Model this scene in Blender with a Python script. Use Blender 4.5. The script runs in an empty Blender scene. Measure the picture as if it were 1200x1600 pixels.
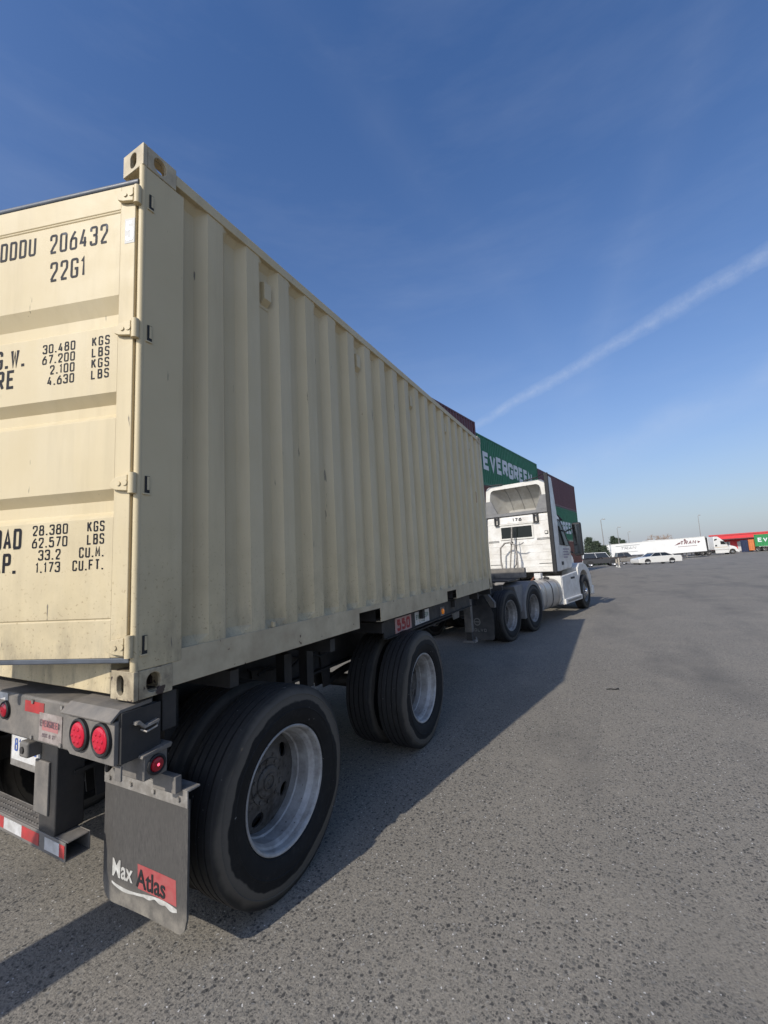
import bpy, bmesh, math, random
from mathutils import Vector, Matrix
random.seed(7)
rad = math.radians
scene = bpy.context.scene
COL = scene.collection

# ------------------------------------------------------------------ camera
CAM = Vector((1.7735, -1.0942, 1.7268))
YAW, PITCH, ROLL, FPX = -0.48235, 0.12243, -0.05379, 657.83
fwd = Vector((math.sin(YAW)*math.cos(PITCH), math.cos(YAW)*math.cos(PITCH), math.sin(PITCH)))
_rt = Vector((math.cos(YAW), -math.sin(YAW), 0)); _up = _rt.cross(fwd)
rgt = _rt*math.cos(ROLL) + _up*math.sin(ROLL)
upv = -_rt*math.sin(ROLL) + _up*math.cos(ROLL)
cd = bpy.data.cameras.new('camera'); cam = bpy.data.objects.new('camera', cd); COL.objects.link(cam)
cd.sensor_fit = 'VERTICAL'; cd.sensor_height = 36; cd.lens = 36*FPX/1600
cd.clip_start = .05; cd.clip_end = 6000
M3 = Matrix((rgt, upv, -fwd)).transposed()
cam.matrix_world = Matrix.Translation(CAM) @ M3.to_4x4()
scene.camera = cam
def ray(u, v): return (fwd + rgt*((u-600)/FPX) - upv*((v-800)/FPX))
def at(u, v, depth): return CAM + ray(u, v)*depth

# ------------------------------------------------------------------ sky, sun, exposure
SUNV = Vector((-1.05, -5.33, 3.80)).normalized()
EL = math.asin(SUNV.z); AZ = math.atan2(SUNV.x, SUNV.y)
w = bpy.data.worlds.new('World'); scene.world = w; w.use_nodes = True
nt = w.node_tree; N = nt.nodes; L = nt.links
bg = N['Background']; bg.inputs[1].default_value = 0.122
sk = N.new('ShaderNodeTexSky'); sk.sky_type = 'NISHITA'; sk.sun_disc = False
sk.sun_elevation = EL; sk.sun_rotation = AZ; sk.altitude = 50
sk.air_density = 1.0; sk.dust_density = .9; sk.ozone_density = 3.5
tc = N.new('ShaderNodeTexCoord')
d1 = ray(745, 665).normalized(); d2 = ray(1200, 395).normalized(); cn = d1.cross(d2).normalized()
def wm(op, a, b=None, c=None, clamp=False):
    n = N.new('ShaderNodeMath'); n.operation = op; n.use_clamp = clamp
    for i, q in enumerate((a, b, c)):
        if q is None: continue
        if isinstance(q, (int, float)): n.inputs[i].default_value = q
        else: L.new(q, n.inputs[i])
    return n.outputs[0]
def wnoise(scale, detail, rough, vec=None, stretch=None):
    n = N.new('ShaderNodeTexNoise'); n.inputs['Scale'].default_value = scale
    n.inputs['Detail'].default_value = detail; n.inputs['Roughness'].default_value = rough
    src = vec or tc.outputs['Generated']
    if stretch:
        m = N.new('ShaderNodeMapping'); m.inputs['Rotation'].default_value = stretch[0]; m.inputs['Scale'].default_value = stretch[1]
        L.new(src, m.inputs['Vector']); src = m.outputs[0]
    L.new(src, n.inputs['Vector']); return n.outputs['Fac']
dp = N.new('ShaderNodeVectorMath'); dp.operation = 'DOT_PRODUCT'; dp.inputs[1].default_value = cn
L.new(tc.outputs['Generated'], dp.inputs[0])
wob = wm('MULTIPLY', wm('SUBTRACT', wnoise(6, 6, .68), .5), .030)
dist = wm('ABSOLUTE', wm('ADD', dp.outputs['Value'], wob))
al = N.new('ShaderNodeVectorMath'); al.operation = 'DOT_PRODUCT'; al.inputs[1].default_value = d2
L.new(tc.outputs['Generated'], al.inputs[0])
wid = wm('MULTIPLY_ADD', wm('POWER', wm('MAXIMUM', al.outputs['Value'], 0), 6), .0125, .0065)
trail = wm('SUBTRACT', 1, wm('DIVIDE', dist, wid), None, True)
trail = wm('MULTIPLY', wm('POWER', trail, .8), wm('MULTIPLY', wm('SUBTRACT', wnoise(21, 7, .72), .26, None, True), 2.5), None, True)
cir = wm('SUBTRACT', wnoise(2.2, 6, .6, None, ((.3, .5, .6), (1, 1, 5))), .47, None, True)
cir = wm('MULTIPLY', cir, .35)
def streak(p, q, wd, amt, sc):
    n_ = ray(*p).normalized().cross(ray(*q).normalized()).normalized(); k = N.new('ShaderNodeVectorMath'); k.operation = 'DOT_PRODUCT'; k.inputs[1].default_value = n_
    L.new(tc.outputs['Generated'], k.inputs[0]); dd_ = wm('ABSOLUTE', wm('ADD', k.outputs['Value'], wm('MULTIPLY', wm('SUBTRACT', wnoise(3, 4, .6), .5), .08)))
    t_ = wm('SUBTRACT', 1, wm('DIVIDE', dd_, wd), None, True)
    return wm('MULTIPLY', wm('MULTIPLY', t_, wm('SUBTRACT', wnoise(sc, 6, .65), .28, None, True)), amt)
extra = wm('ADD', streak((880, 740), (1200, 590), .045, .9, 6), wm('ADD', streak((900, 640), (1010, 330), .05, .20, 5), streak((500, 60), (760, 420), .05, .12, 5)))
cir = wm('ADD', cir, extra)
cloud = wm('ADD', wm('MULTIPLY', trail, .23), wm('MULTIPLY', cir, .42), None, True)
mx = N.new('ShaderNodeMix'); mx.data_type = 'RGBA'
hs = N.new('ShaderNodeHueSaturation'); hs.inputs['Saturation'].default_value = 1.24; hs.inputs['Hue'].default_value = .507; hs.inputs['Value'].default_value = 1.08; L.new(sk.outputs[0], hs.inputs['Color'])
L.new(cloud, mx.inputs['Factor']); L.new(hs.outputs[0], mx.inputs['A'])
mx.inputs['B'].default_value = (6.2, 6.6, 7.2, 1)
# pale haze that thickens towards the horizon all the way round
sz = N.new('ShaderNodeSeparateXYZ'); L.new(tc.outputs['Generated'], sz.inputs[0])
hz_ = wm('POWER', 2.718, wm('MULTIPLY', wm('ABSOLUTE', sz.outputs[2]), -3.6))
mh = N.new('ShaderNodeMix'); mh.data_type = 'RGBA'; L.new(wm('MULTIPLY', hz_, .95), mh.inputs['Factor'])
L.new(mx.outputs['Result'], mh.inputs['A']); sd = N.new('ShaderNodeVectorMath'); sd.operation = 'DOT_PRODUCT'; sd.inputs[1].default_value = SUNV; L.new(tc.outputs['Generated'], sd.inputs[0])
fs = wm('MULTIPLY_ADD', wm('POWER', wm('MAXIMUM', sd.outputs['Value'], 0), 3), 6.5, .95)
hc = N.new('ShaderNodeVectorMath'); hc.operation = 'SCALE'; hc.inputs[0].default_value = (2.95, 3.2, 3.75); L.new(fs, hc.inputs['Scale'])
L.new(hc.outputs[0], mh.inputs['B'])
L.new(mh.outputs['Result'], bg.inputs[0])

sl = bpy.data.lights.new('sun', 'SUN'); so = bpy.data.objects.new('sun', sl); COL.objects.link(so)
sl.energy = 3.4; sl.angle = rad(.53); sl.color = (1, .945, .86)
so.rotation_euler = SUNV.to_track_quat('Z', 'Y').to_euler(); so.location = (-8, -25, 30)
scene.view_settings.view_transform = 'Standard'; scene.view_settings.look = 'None'
scene.view_settings.gamma = 1; scene.view_settings.use_curve_mapping = False
scene.view_settings.exposure = 0.28

# ------------------------------------------------------------------ helpers
class MB:
    def __init__(s): s.v = []; s.f = []; s.mi = []
    def add(s, vs, fs, m=0):
        b = len(s.v); s.v += [tuple(p) for p in vs]
        s.f += [tuple(b+i for i in f) for f in fs]; s.mi += [m]*len(fs); return s
    def box(s, x0, x1, y0, y1, z0, z1, m=0):
        vs = [(x, y, z) for z in (z0, z1) for y in (y0, y1) for x in (x0, x1)]
        return s.add(vs, [(0, 2, 3, 1), (4, 5, 7, 6), (0, 1, 5, 4), (2, 6, 7, 3), (0, 4, 6, 2), (1, 3, 7, 5)], m)
    def cyl(s, p0, p1, r0, r1=None, n=16, cap=True, m=0):
        p0, p1 = Vector(p0), Vector(p1); r1 = r0 if r1 is None else r1
        d = (p1-p0).normalized(); a = d.orthogonal().normalized(); b = d.cross(a)
        vs = []
        for p, r in ((p0, r0), (p1, r1)):
            for i in range(n):
                t = 2*math.pi*i/n; vs.append(p + a*(r*math.cos(t)) + b*(r*math.sin(t)))
        fs = [(i, (i+1) % n, n+(i+1) % n, n+i) for i in range(n)]
        if cap: fs += [tuple(range(n))[::-1], tuple(range(n, 2*n))]
        return s.add(vs, fs, m)
    def tube(s, pts, r, n=8, m=0):
        pts = [Vector(p) for p in pts]; vs = []; a = None
        for i, p in enumerate(pts):
            d = (pts[min(i+1, len(pts)-1)] - pts[max(i-1, 0)]).normalized()
            a = (d.orthogonal() if a is None else a - d*a.dot(d)).normalized(); b = d.cross(a)
            rr = r[i] if isinstance(r, (list, tuple)) else r
            vs += [p + a*(rr*math.cos(2*math.pi*k/n)) + b*(rr*math.sin(2*math.pi*k/n)) for k in range(n)]
        fs = []
        for i in range(len(pts)-1):
            fs += [(i*n+k, i*n+(k+1) % n, (i+1)*n+(k+1) % n, (i+1)*n+k) for k in range(n)]
        fs += [tuple(range(n))[::-1], tuple(range((len(pts)-1)*n, len(pts)*n))]
        return s.add(vs, fs, m)
    def prism(s, pts, axis, a0, a1, m=0):
        def mk(p, a):
            return (a, p[0], p[1]) if axis == 'x' else (p[0], a, p[1]) if axis == 'y' else (p[0], p[1], a)
        n = len(pts); vs = [mk(p, a0) for p in pts] + [mk(p, a1) for p in pts]
        fs = [(i, (i+1) % n, n+(i+1) % n, n+i) for i in range(n)] + [tuple(range(n))[::-1], tuple(range(n, 2*n))]
        return s.add(vs, fs, m)
    def lathe(s, prof, n=48, c=(0, 0, 0), closed=False, m=0):       # profile (x, radius), axis x
        vs = []
        for i in range(n):
            t = 2*math.pi*i/n
            vs += [(c[0]+a, c[1]+r*math.cos(t), c[2]+r*math.sin(t)) for a, r in prof]
        k = len(prof); fs = []
        for i in range(n):
            j = (i+1) % n
            for q in range(k if closed else k-1):
                q2 = (q+1) % k; fs.append((i*k+q, i*k+q2, j*k+q2, j*k+q))
        return s.add(vs, fs, m)
    def strip(s, rows, closed=False, m=0):                            # grid of points
        k = len(rows[0]); vs = [p for r in rows for p in r]; fs = []
        for i in range(len(rows)-1):
            for j in range(k if closed else k-1):
                j2 = (j+1) % k; fs.append((i*k+j, i*k+j2, (i+1)*k+j2, (i+1)*k+j))
        return s.add(vs, fs, m)
    def holed(s, O, U, V, uw, vh, hole, thick, Nn, m=0):
        """rectangular plate uw x vh with a hole (list of (u,v) round the centre), extruded by thick along Nn"""
        O, U, V, Nn = Vector(O), Vector(U), Vector(V), Vector(Nn)
        cu, cv = uw/2, vh/2; ang = []
        hc = (sum(p[0] for p in hole)/len(hole), sum(p[1] for p in hole)/len(hole))
        out = []
        for (u, v) in hole:
            dx, dy = u-hc[0], v-hc[1]; ts = []
            if dx > 1e-9: ts.append((uw-hc[0])/dx)
            if dx < -1e-9: ts.append((-hc[0])/dx)
            if dy > 1e-9: ts.append((vh-hc[1])/dy)
            if dy < -1e-9: ts.append((-hc[1])/dy)
            t = min(ts); out.append([hc[0]+dx*t, hc[1]+dy*t])
        for cx, cy in ((0, 0), (uw, 0), (0, vh), (uw, vh)):
            k = min(range(len(out)), key=lambda i: (out[i][0]-cx)**2+(out[i][1]-cy)**2); out[k] = [cx, cy]
        n = len(hole); vs = []
        for off in (0, thick):
            for lst in (hole, out): vs += [O+U*u+V*v+Nn*off for u, v in lst]
        fs = []
        for i in range(n):
            j = (i+1) % n
            fs += [(i, j, n+j, n+i), (2*n+i, 3*n+i, 3*n+j, 2*n+j), (i, 2*n+i, 2*n+j, j), (n+i, n+j, 3*n+j, 3*n+i)]
        return s.add(vs, fs, m)
    def mesh(s, name, mats, smooth=32):
        me = bpy.data.meshes.new(name); me.from_pydata(s.v, [], s.f); 
        for i, p in enumerate(me.polygons): p.material_index = s.mi[i]
        bm = bmesh.new(); bm.from_mesh(me); bmesh.ops.recalc_face_normals(bm, faces=bm.faces); bm.to_mesh(me); bm.free()
        for mt in (mats if isinstance(mats, (list, tuple)) else [mats]): me.materials.append(mt)
        if smooth:
            me.shade_smooth(); me.set_sharp_from_angle(angle=rad(smooth))
        return me
    def build(s, name, mats, parent=None, smooth=32, bevel=0, loc=None, rot=None, seg=2):
        return link(name, s.mesh(name, mats, smooth), parent, bevel, loc, rot, seg)
def link(name, me, parent=None, bevel=0, loc=None, rot=None, seg=2):
    o = bpy.data.objects.new(name, me); COL.objects.link(o)
    if parent:
        o.parent = parent
        if parent.get('_w'): o.matrix_parent_inverse = Matrix.Translation(-Vector(parent['_w']))
    if loc is not None: o.location = loc
    if rot is not None: o.rotation_euler = rot
    if bevel:
        b = o.modifiers.new('bevel', 'BEVEL'); b.width = bevel; b.segments = seg; b.limit_method = 'ANGLE'; b.angle_limit = rad(40)
        b.harden_normals = True
    return o
def tag(o, label, cat, group=None, kind=None):
    if label: o['label'] = label
    if cat: o['category'] = cat
    if group: o['group'] = group
    if kind: o['kind'] = kind
    return o
def thing(name, label, cat, loc, rz=0, group=None, worldcoords=False, tilt=0):
    o = bpy.data.objects.new(name, None); COL.objects.link(o); o.empty_display_size = .2
    o.location = loc; o.rotation_euler = (0, tilt, rz)
    if worldcoords: o['_w'] = list(loc)
    return tag(o, label, cat, group)
def kids(o): return [c for c in bpy.data.objects if c.parent == o]

# ------------------------------------------------------------------ materials
def newmat(name):
    m = bpy.data.materials.new(name); m.use_nodes = True
    return m, m.node_tree.nodes, m.node_tree.links, m.node_tree.nodes['Principled BSDF']
def nd(N, kind, **kw):
    n = N.new(kind)
    for k, v in kw.items():
        if k in n.inputs.keys(): n.inputs[k].default_value = v
        else: setattr(n, k, v)
    return n
def ramp(N, L, src, stops):
    r = N.new('ShaderNodeValToRGB'); e = r.color_ramp.elements
    while len(e) < len(stops): e.new(.5)
    for i, (p, c) in enumerate(stops):
        e[i].position = p; e[i].color = (c, c, c, 1) if isinstance(c, (int, float)) else (*c, 1)
    L.new(src, r.inputs[0]); return r.outputs[0]
def mixc(N, L, fac, a, b, mode='MIX'):
    m = N.new('ShaderNodeMix'); m.data_type = 'RGBA'; m.blend_type = mode
    for key, q in (('Factor', fac), ('A', a), ('B', b)):
        if isinstance(q, (int, float)): m.inputs[key].default_value = q
        elif isinstance(q, (tuple, list)): m.inputs[key].default_value = (*q, 1)
        else: L.new(q, m.inputs[key])
    return m.outputs['Result']
def noise(N, L, vec, scale, detail=4, rough=.6, stretch=None):
    if stretch:
        mp = nd(N, 'ShaderNodeMapping'); mp.inputs['Scale'].default_value = stretch; L.new(vec, mp.inputs['Vector']); vec = mp.outputs[0]
    n = nd(N, 'ShaderNodeTexNoise'); n.inputs['Scale'].default_value = scale; n.inputs['Detail'].default_value = detail; n.inputs['Roughness'].default_value = rough
    L.new(vec, n.inputs['Vector']); return n.outputs['Fac']
def paint(name, col, rough=.5, metal=0, var=.12, vs=2.5, dirt=None, dirt_amt=.0, dscale=6, streak=0, chips=None, chip_t=.7, chip_s=30, bump=0, bs=60, spec=.5, coat=0):
    m, N, L, b = newmat(name); tc = N.new('ShaderNodeTexCoord'); v = tc.outputs['Object']
    n1 = noise(N, L, v, vs, 5, .6)
    c = mixc(N, L, ramp(N, L, n1, [(.3, 0), (.7, 1)]), tuple(x*(1-var) for x in col), tuple(min(1, x*(1+var)) for x in col))
    if dirt:
        nn = noise(N, L, v, dscale, 6, .68, (1, 1, .12) if streak else None)
        c = mixc(N, L, ramp(N, L, nn, [(.55-dirt_amt*.35, 0), (.95-dirt_amt*.3, min(1, dirt_amt*1.6))]), c, dirt)
    if chips:
        n3 = noise(N, L, v, chip_s, 3, .5)
        c = mixc(N, L, ramp(N, L, n3, [(chip_t, 0), (chip_t+.02, 1)]), c, chips)
    L.new(c, b.inputs['Base Color'])
    r1 = noise(N, L, v, vs*4, 4, .6)
    L.new(ramp(N, L, r1, [(.3, max(0, rough-.08)), (.7, min(1, rough+.1))]), b.inputs['Roughness'])
    b.inputs['Metallic'].default_value = metal; b.inputs['Specular IOR Level'].default_value = spec; b.inputs['Coat Weight'].default_value = coat
    if bump:
        bp = nd(N, 'ShaderNodeBump'); bp.inputs['Strength'].default_value = bump; bp.inputs['Distance'].default_value = .004
        L.new(noise(N, L, v, bs, 4, .6), bp.inputs['Height']); L.new(bp.outputs[0], b.inputs['Normal'])
    return m
def plain(name, col, rough=.5, metal=0, emit=None, es=0, trans=0):
    m, N, L, b = newmat(name); b.inputs['Base Color'].default_value = (*col, 1); b.inputs['Roughness'].default_value = rough
    b.inputs['Metallic'].default_value = metal
    if emit: b.inputs['Emission Color'].default_value = (*emit, 1); b.inputs['Emission Strength'].default_value = es
    if trans: b.inputs['Transmission Weight'].default_value = trans
    return m

def asphalt():
    m, N, L, b = newmat('asphalt'); g = N.new('ShaderNodeNewGeometry'); pos = g.outputs['Position']
    nz_ = nd(N, 'ShaderNodeTexNoise'); nz_.inputs['Scale'].default_value = 70; nz_.inputs['Detail'].default_value = 2; L.new(pos, nz_.inputs['Vector'])
    sub = nd(N, 'ShaderNodeVectorMath', operation='SUBTRACT'); L.new(nz_.outputs['Color'], sub.inputs[0]); sub.inputs[1].default_value = (.5, .5, .5)
    sca = nd(N, 'ShaderNodeVectorMath', operation='SCALE'); L.new(sub.outputs[0], sca.inputs[0]); sca.inputs['Scale'].default_value = .016
    add = nd(N, 'ShaderNodeVectorMath', operation='ADD'); L.new(pos, add.inputs[0]); L.new(sca.outputs[0], add.inputs[1]); v = add.outputs[0]
    def vor(scale):
        t = nd(N, 'ShaderNodeTexVoronoi'); t.inputs['Scale'].default_value = scale; L.new(v, t.inputs['Vector'])
        sp = nd(N, 'ShaderNodeSeparateColor'); L.new(t.outputs['Color'], sp.inputs[0]); return t.outputs['Distance'], sp.outputs
    def mul(a, c):
        k = nd(N, 'ShaderNodeMath', operation='MULTIPLY')
        for i, q in enumerate((a, c)):
            if isinstance(q, (int, float)): k.inputs[i].default_value = q
            else: L.new(q, k.inputs[i])
        return k.outputs[0]
    big = noise(N, L, pos, .30, 6, .62); mid = noise(N, L, pos, 1.7, 6, .65); fine = noise(N, L, pos, 240, 3, .7); med = noise(N, L, pos, 30, 4, .7)
    base = mixc(N, L, ramp(N, L, big, [(.32, 0), (.68, 1)]), (.178, .159, .129), (.230, .206, .168))
    base = mixc(N, L, ramp(N, L, med, [(.32, 0), (.68, .7)]), base, (.116, .106, .089))
    grit = noise(N, L, pos, 85, 5, .8); base = mixc(N, L, ramp(N, L, grit, [(.46, 0), (.68, .7)]), base, (.33, .298, .246))
    base = mixc(N, L, ramp(N, L, grit, [(.34, .85), (.47, 0)]), base, (.062, .060, .055))
    base = mixc(N, L, ramp(N, L, fine, [(.40, 0), (.75, .5)]), base, (.34, .306, .25))
    d1_, c1_ = vor(44); st1 = ramp(N, L, d1_, [(.28, 1), (.46, 0)])
    col1 = ramp(N, L, c1_[1], [(0, (.032, .031, .029)), (.4, (.060, .057, .052)), (.8, (.105, .099, .088)), (1, (.26, .245, .215))])
    base = mixc(N, L, mul(st1, ramp(N, L, c1_[0], [(.40, .95), (.52, 0)])), base, col1)
    d3_, c3_ = vor(66); st3 = ramp(N, L, d3_, [(.26, 1), (.46, 0)])
    base = mixc(N, L, mul(st3, ramp(N, L, c3_[0], [(.42, .85), (.55, 0)])), base, ramp(N, L, c3_[1], [(0, (.045, .043, .040)), (.55, (.10, .095, .084)), (.8, (.20, .188, .164)), (1, (.33, .31, .27))]))
    d2_, c2_ = vor(100); st2 = ramp(N, L, d2_, [(.26, 1), (.48, 0)])
    base = mixc(N, L, mul(st2, ramp(N, L, c2_[2], [(.982, 0), (.985, 1)])), base, (.58, .56, .52))
    base = mixc(N, L, mul(st2, ramp(N, L, c2_[0], [(.30, .8), (.40, 0)])), base, (.055, .053, .049))
    # tyre polish, oil drips and dusty patches
    oil = noise(N, L, pos, .8, 4, .55, (1, .3, 1)); base = mixc(N, L, ramp(N, L, oil, [(.50, 0), (.72, .62)]), base, (.088, .083, .074))
    dust = noise(N, L, pos, 1.1, 5, .6); base = mixc(N, L, ramp(N, L, dust, [(.50, 0), (.76, .5)]), base, (.262, .234, .188))
    drip = noise(N, L, pos, 5.0, 2, .4); base = mixc(N, L, ramp(N, L, drip, [(.74, 0), (.80, .45)]), base, (.05, .048, .045))
    L.new(base, b.inputs['Base Color']); b.inputs['Roughness'].default_value = .82; b.inputs['Specular IOR Level'].default_value = .35
    h = nd(N, 'ShaderNodeMath', operation='ADD'); L.new(d1_, h.inputs[0]); L.new(d2_, h.inputs[1])
    bp = nd(N, 'ShaderNodeBump'); bp.inputs['Strength'].default_value = .35; bp.inputs['Distance'].default_value = .004; L.new(h.outputs[0], bp.inputs['Height'])
    bp2 = nd(N, 'ShaderNodeBump'); bp2.inputs['Strength'].default_value = .5; bp2.inputs['Distance'].default_value = .003
    L.new(fine, bp2.inputs['Height']); L.new(bp.outputs[0], bp2.inputs['Normal']); L.new(bp2.outputs[0], b.inputs['Normal'])
    return m
ASPH = asphalt()

def beige_mat():
    """cream container paint: slight fading, rust freckles towards the bottom, scuffs"""
    m, N, L, b = newmat('cream_paint'); g = N.new('ShaderNodeNewGeometry'); v = g.outputs['Position']
    n1 = noise(N, L, v, 1.6, 5, .6)
    c = mixc(N, L, ramp(N, L, n1, [(.3, 0), (.7, 1)]), (.525, .432, .262), (.572, .476, .298))
    st = noise(N, L, v, 7, 5, .65, (1, 1, .08))
    c = mixc(N, L, ramp(N, L, st, [(.50, 0), (.80, .45)]), c, (.36, .295, .185))
    sep = N.new('ShaderNodeSeparateXYZ'); L.new(v, sep.inputs[0])
    low = nd(N, 'ShaderNodeMapRange'); low.inputs[1].default_value = 2.1; low.inputs[2].default_value = 1.25; low.inputs[3].default_value = 0; low.inputs[4].default_value = 1
    L.new(sep.outputs[2], low.inputs[0])
    fr = noise(N, L, v, 75, 3, .55)
    frm = ramp(N, L, fr, [(.62, 0), (.69, 1)])
    mm = nd(N, 'ShaderNodeMath', operation='MULTIPLY'); L.new(frm, mm.inputs[0]); L.new(low.outputs[0], mm.inputs[1])
    mm2 = nd(N, 'ShaderNodeMath', operation='MULTIPLY'); L.new(mm.outputs[0], mm2.inputs[0]); mm2.inputs[1].default_value = .8
    c = mixc(N, L, mm2.outputs[0], c, (.22, .145, .07))
    dl = noise(N, L, v, 4, 6, .7)
    dm = nd(N, 'ShaderNodeMath', operation='MULTIPLY'); L.new(ramp(N, L, dl, [(.42, 0), (.72, .65)]), dm.inputs[0]); L.new(low.outputs[0], dm.inputs[1])
    c = mixc(N, L, dm.outputs[0], c, (.31, .255, .165))
    sc_ = noise(N, L, v, 26, 4, .6, (1, 1, .12)); c = mixc(N, L, ramp(N, L, sc_, [(.70, 0), (.725, .8)]), c, (.07, .065, .06))
    gr = nd(N, 'ShaderNodeMapRange'); gr.inputs[1].default_value = 1.62; gr.inputs[2].default_value = 1.38; L.new(sep.outputs[2], gr.inputs[0])
    gm = nd(N, 'ShaderNodeMath', operation='MULTIPLY'); L.new(ramp(N, L, noise(N, L, v, 9, 6, .7, (1, 1, .35)), [(.48, 0), (.66, .6)]), gm.inputs[0]); L.new(gr.outputs[0], gm.inputs[1])
    c = mixc(N, L, gm.outputs[0], c, (.17, .145, .105))
    rs = noise(N, L, v, 11, 5, .6); c = mixc(N, L, ramp(N, L, rs, [(.735, 0), (.76, .7)]), c, (.20, .10, .045))
    ft_ = noise(N, L, v, 2.2, 6, .7, (1, 1, .25)); c = mixc(N, L, ramp(N, L, ft_, [(.48, 0), (.72, .30)]), c, (.62, .55, .40))
    L.new(c, b.inputs['Base Color']); L.new(ramp(N, L, noise(N, L, v, 6, 5, .65), [(.3, .42), (.7, .60)]), b.inputs['Roughness']); b.inputs['Specular IOR Level'].default_value = .25
    bp = nd(N, 'ShaderNodeBump'); bp.inputs['Strength'].default_value = .25; bp.inputs['Distance'].default_value = .004
    L.new(noise(N, L, v, 3.5, 4, .5), bp.inputs['Height'])
    bq = nd(N, 'ShaderNodeBump'); bq.inputs['Strength'].default_value = .08; bq.inputs['Distance'].default_value = .002
    L.new(noise(N, L, v, 120, 2, .5), bq.inputs['Height']); L.new(bp.outputs[0], bq.inputs['Normal']); L.new(bq.outputs[0], b.inputs['Normal'])
    return m
CREAM = beige_mat()
CREAM_WORN = paint('cream_worn', (.50, .42, .275), .55, 0, .12, 5, dirt=(.10, .075, .05), dirt_amt=.7, dscale=11, chips=(.045, .028, .022), chip_t=.575, chip_s=15, bump=.3, bs=40)
CREAM_TOP = paint('cream_chipped', (.50, .42, .275), .55, 0, .12, 5, dirt=(.24, .19, .12), dirt_amt=.5, dscale=11, chips=(.05, .035, .028), chip_t=.66, chip_s=17)
CREAM_DIRT = paint('cream_road_dirt', (.49, .415, .275), .6, 0, .12, 3, dirt=(.30, .235, .15), dirt_amt=.55, dscale=5, chips=(.10, .06, .035), chip_t=.70, chip_s=22)
INK = plain('stencil_black', (.008, .008, .011), .6); INK.node_tree.nodes['Principled BSDF'].inputs['Specular IOR Level'].default_value = .2
INK_FADE = paint('stencil_faded', (.010, .0105, .016), .6, 0, .35, 9, chips=(.07, .073, .085), chip_t=.60, chip_s=10, spec=.2)
SILVER = plain('silver_sticker', (.37, .36, .33), .5)
GASKET = paint('rubber_gasket', (.075, .085, .10), .45, 0, .25, 8)
RUBBER_BLK = paint('black_rubber', (.012, .012, .0125), .7, 0, .3, 10)
STEEL_DK = paint('chassis_black', (.020, .0195, .019), .65, 0, .3, 4, dirt=(.065, .055, .045), dirt_amt=.4, dscale=5, bump=.15)
STEEL_DUST = paint('chassis_dusty_grey', (.105, .098, .088), .7, 0, .25, 5, dirt=(.24, .21, .175), dirt_amt=.55, dscale=7, bump=.2)
STEEL_LT = paint('bare_steel', (.30, .28, .25), .5, .3, .25, 14, dirt=(.12, .10, .08), dirt_amt=.5, dscale=20)
RUSTY = paint('rusty_brown', (.12, .045, .025), .8, 0, .3, 6)
REDLENS = plain('red_lens', (.42, .012, .03), .18, 0, (1, .03, .06), .06)
REDLENS_DIM = plain('red_lens_off', (.30, .006, .018), .15)
AMBER = plain('amber_lens', (.7, .22, .02), .2, 0, (1, .3, .03), .12)
TAPE_R = paint('red_reflective_tape', (.42, .035, .035), .4, 0, .2, 12, dirt=(.12, .08, .07), dirt_amt=.4, dscale=14)
TAPE_W = paint('white_reflective_tape', (.55, .54, .52), .4, 0, .15, 12, dirt=(.2, .18, .15), dirt_amt=.45, dscale=14)
PLATE_W = paint('plate_white', (.60, .59, .56), .45, 0, .12, 15, dirt=(.25, .2, .16), dirt_amt=.35, dscale=25)
PINK = plain('sticker_pink', (.36, .15, .14), .7)
REDINK = plain('red_ink', (.36, .03, .03), .6)
BLUEINK = plain('blue_ink', (.05, .10, .32), .6)
GREENINK = plain('green_ink', (.05, .14, .07), .6)
WHITEINK = paint('white_print', (.50, .49, .45), .7, 0, .2, 20, dirt=(.2, .18, .15), dirt_amt=.5, dscale=30)
FLAPRED = paint('flap_red', (.36, .06, .06), .75, 0, .2, 30, dirt=(.2, .1, .085), dirt_amt=.5, dscale=30)

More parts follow.
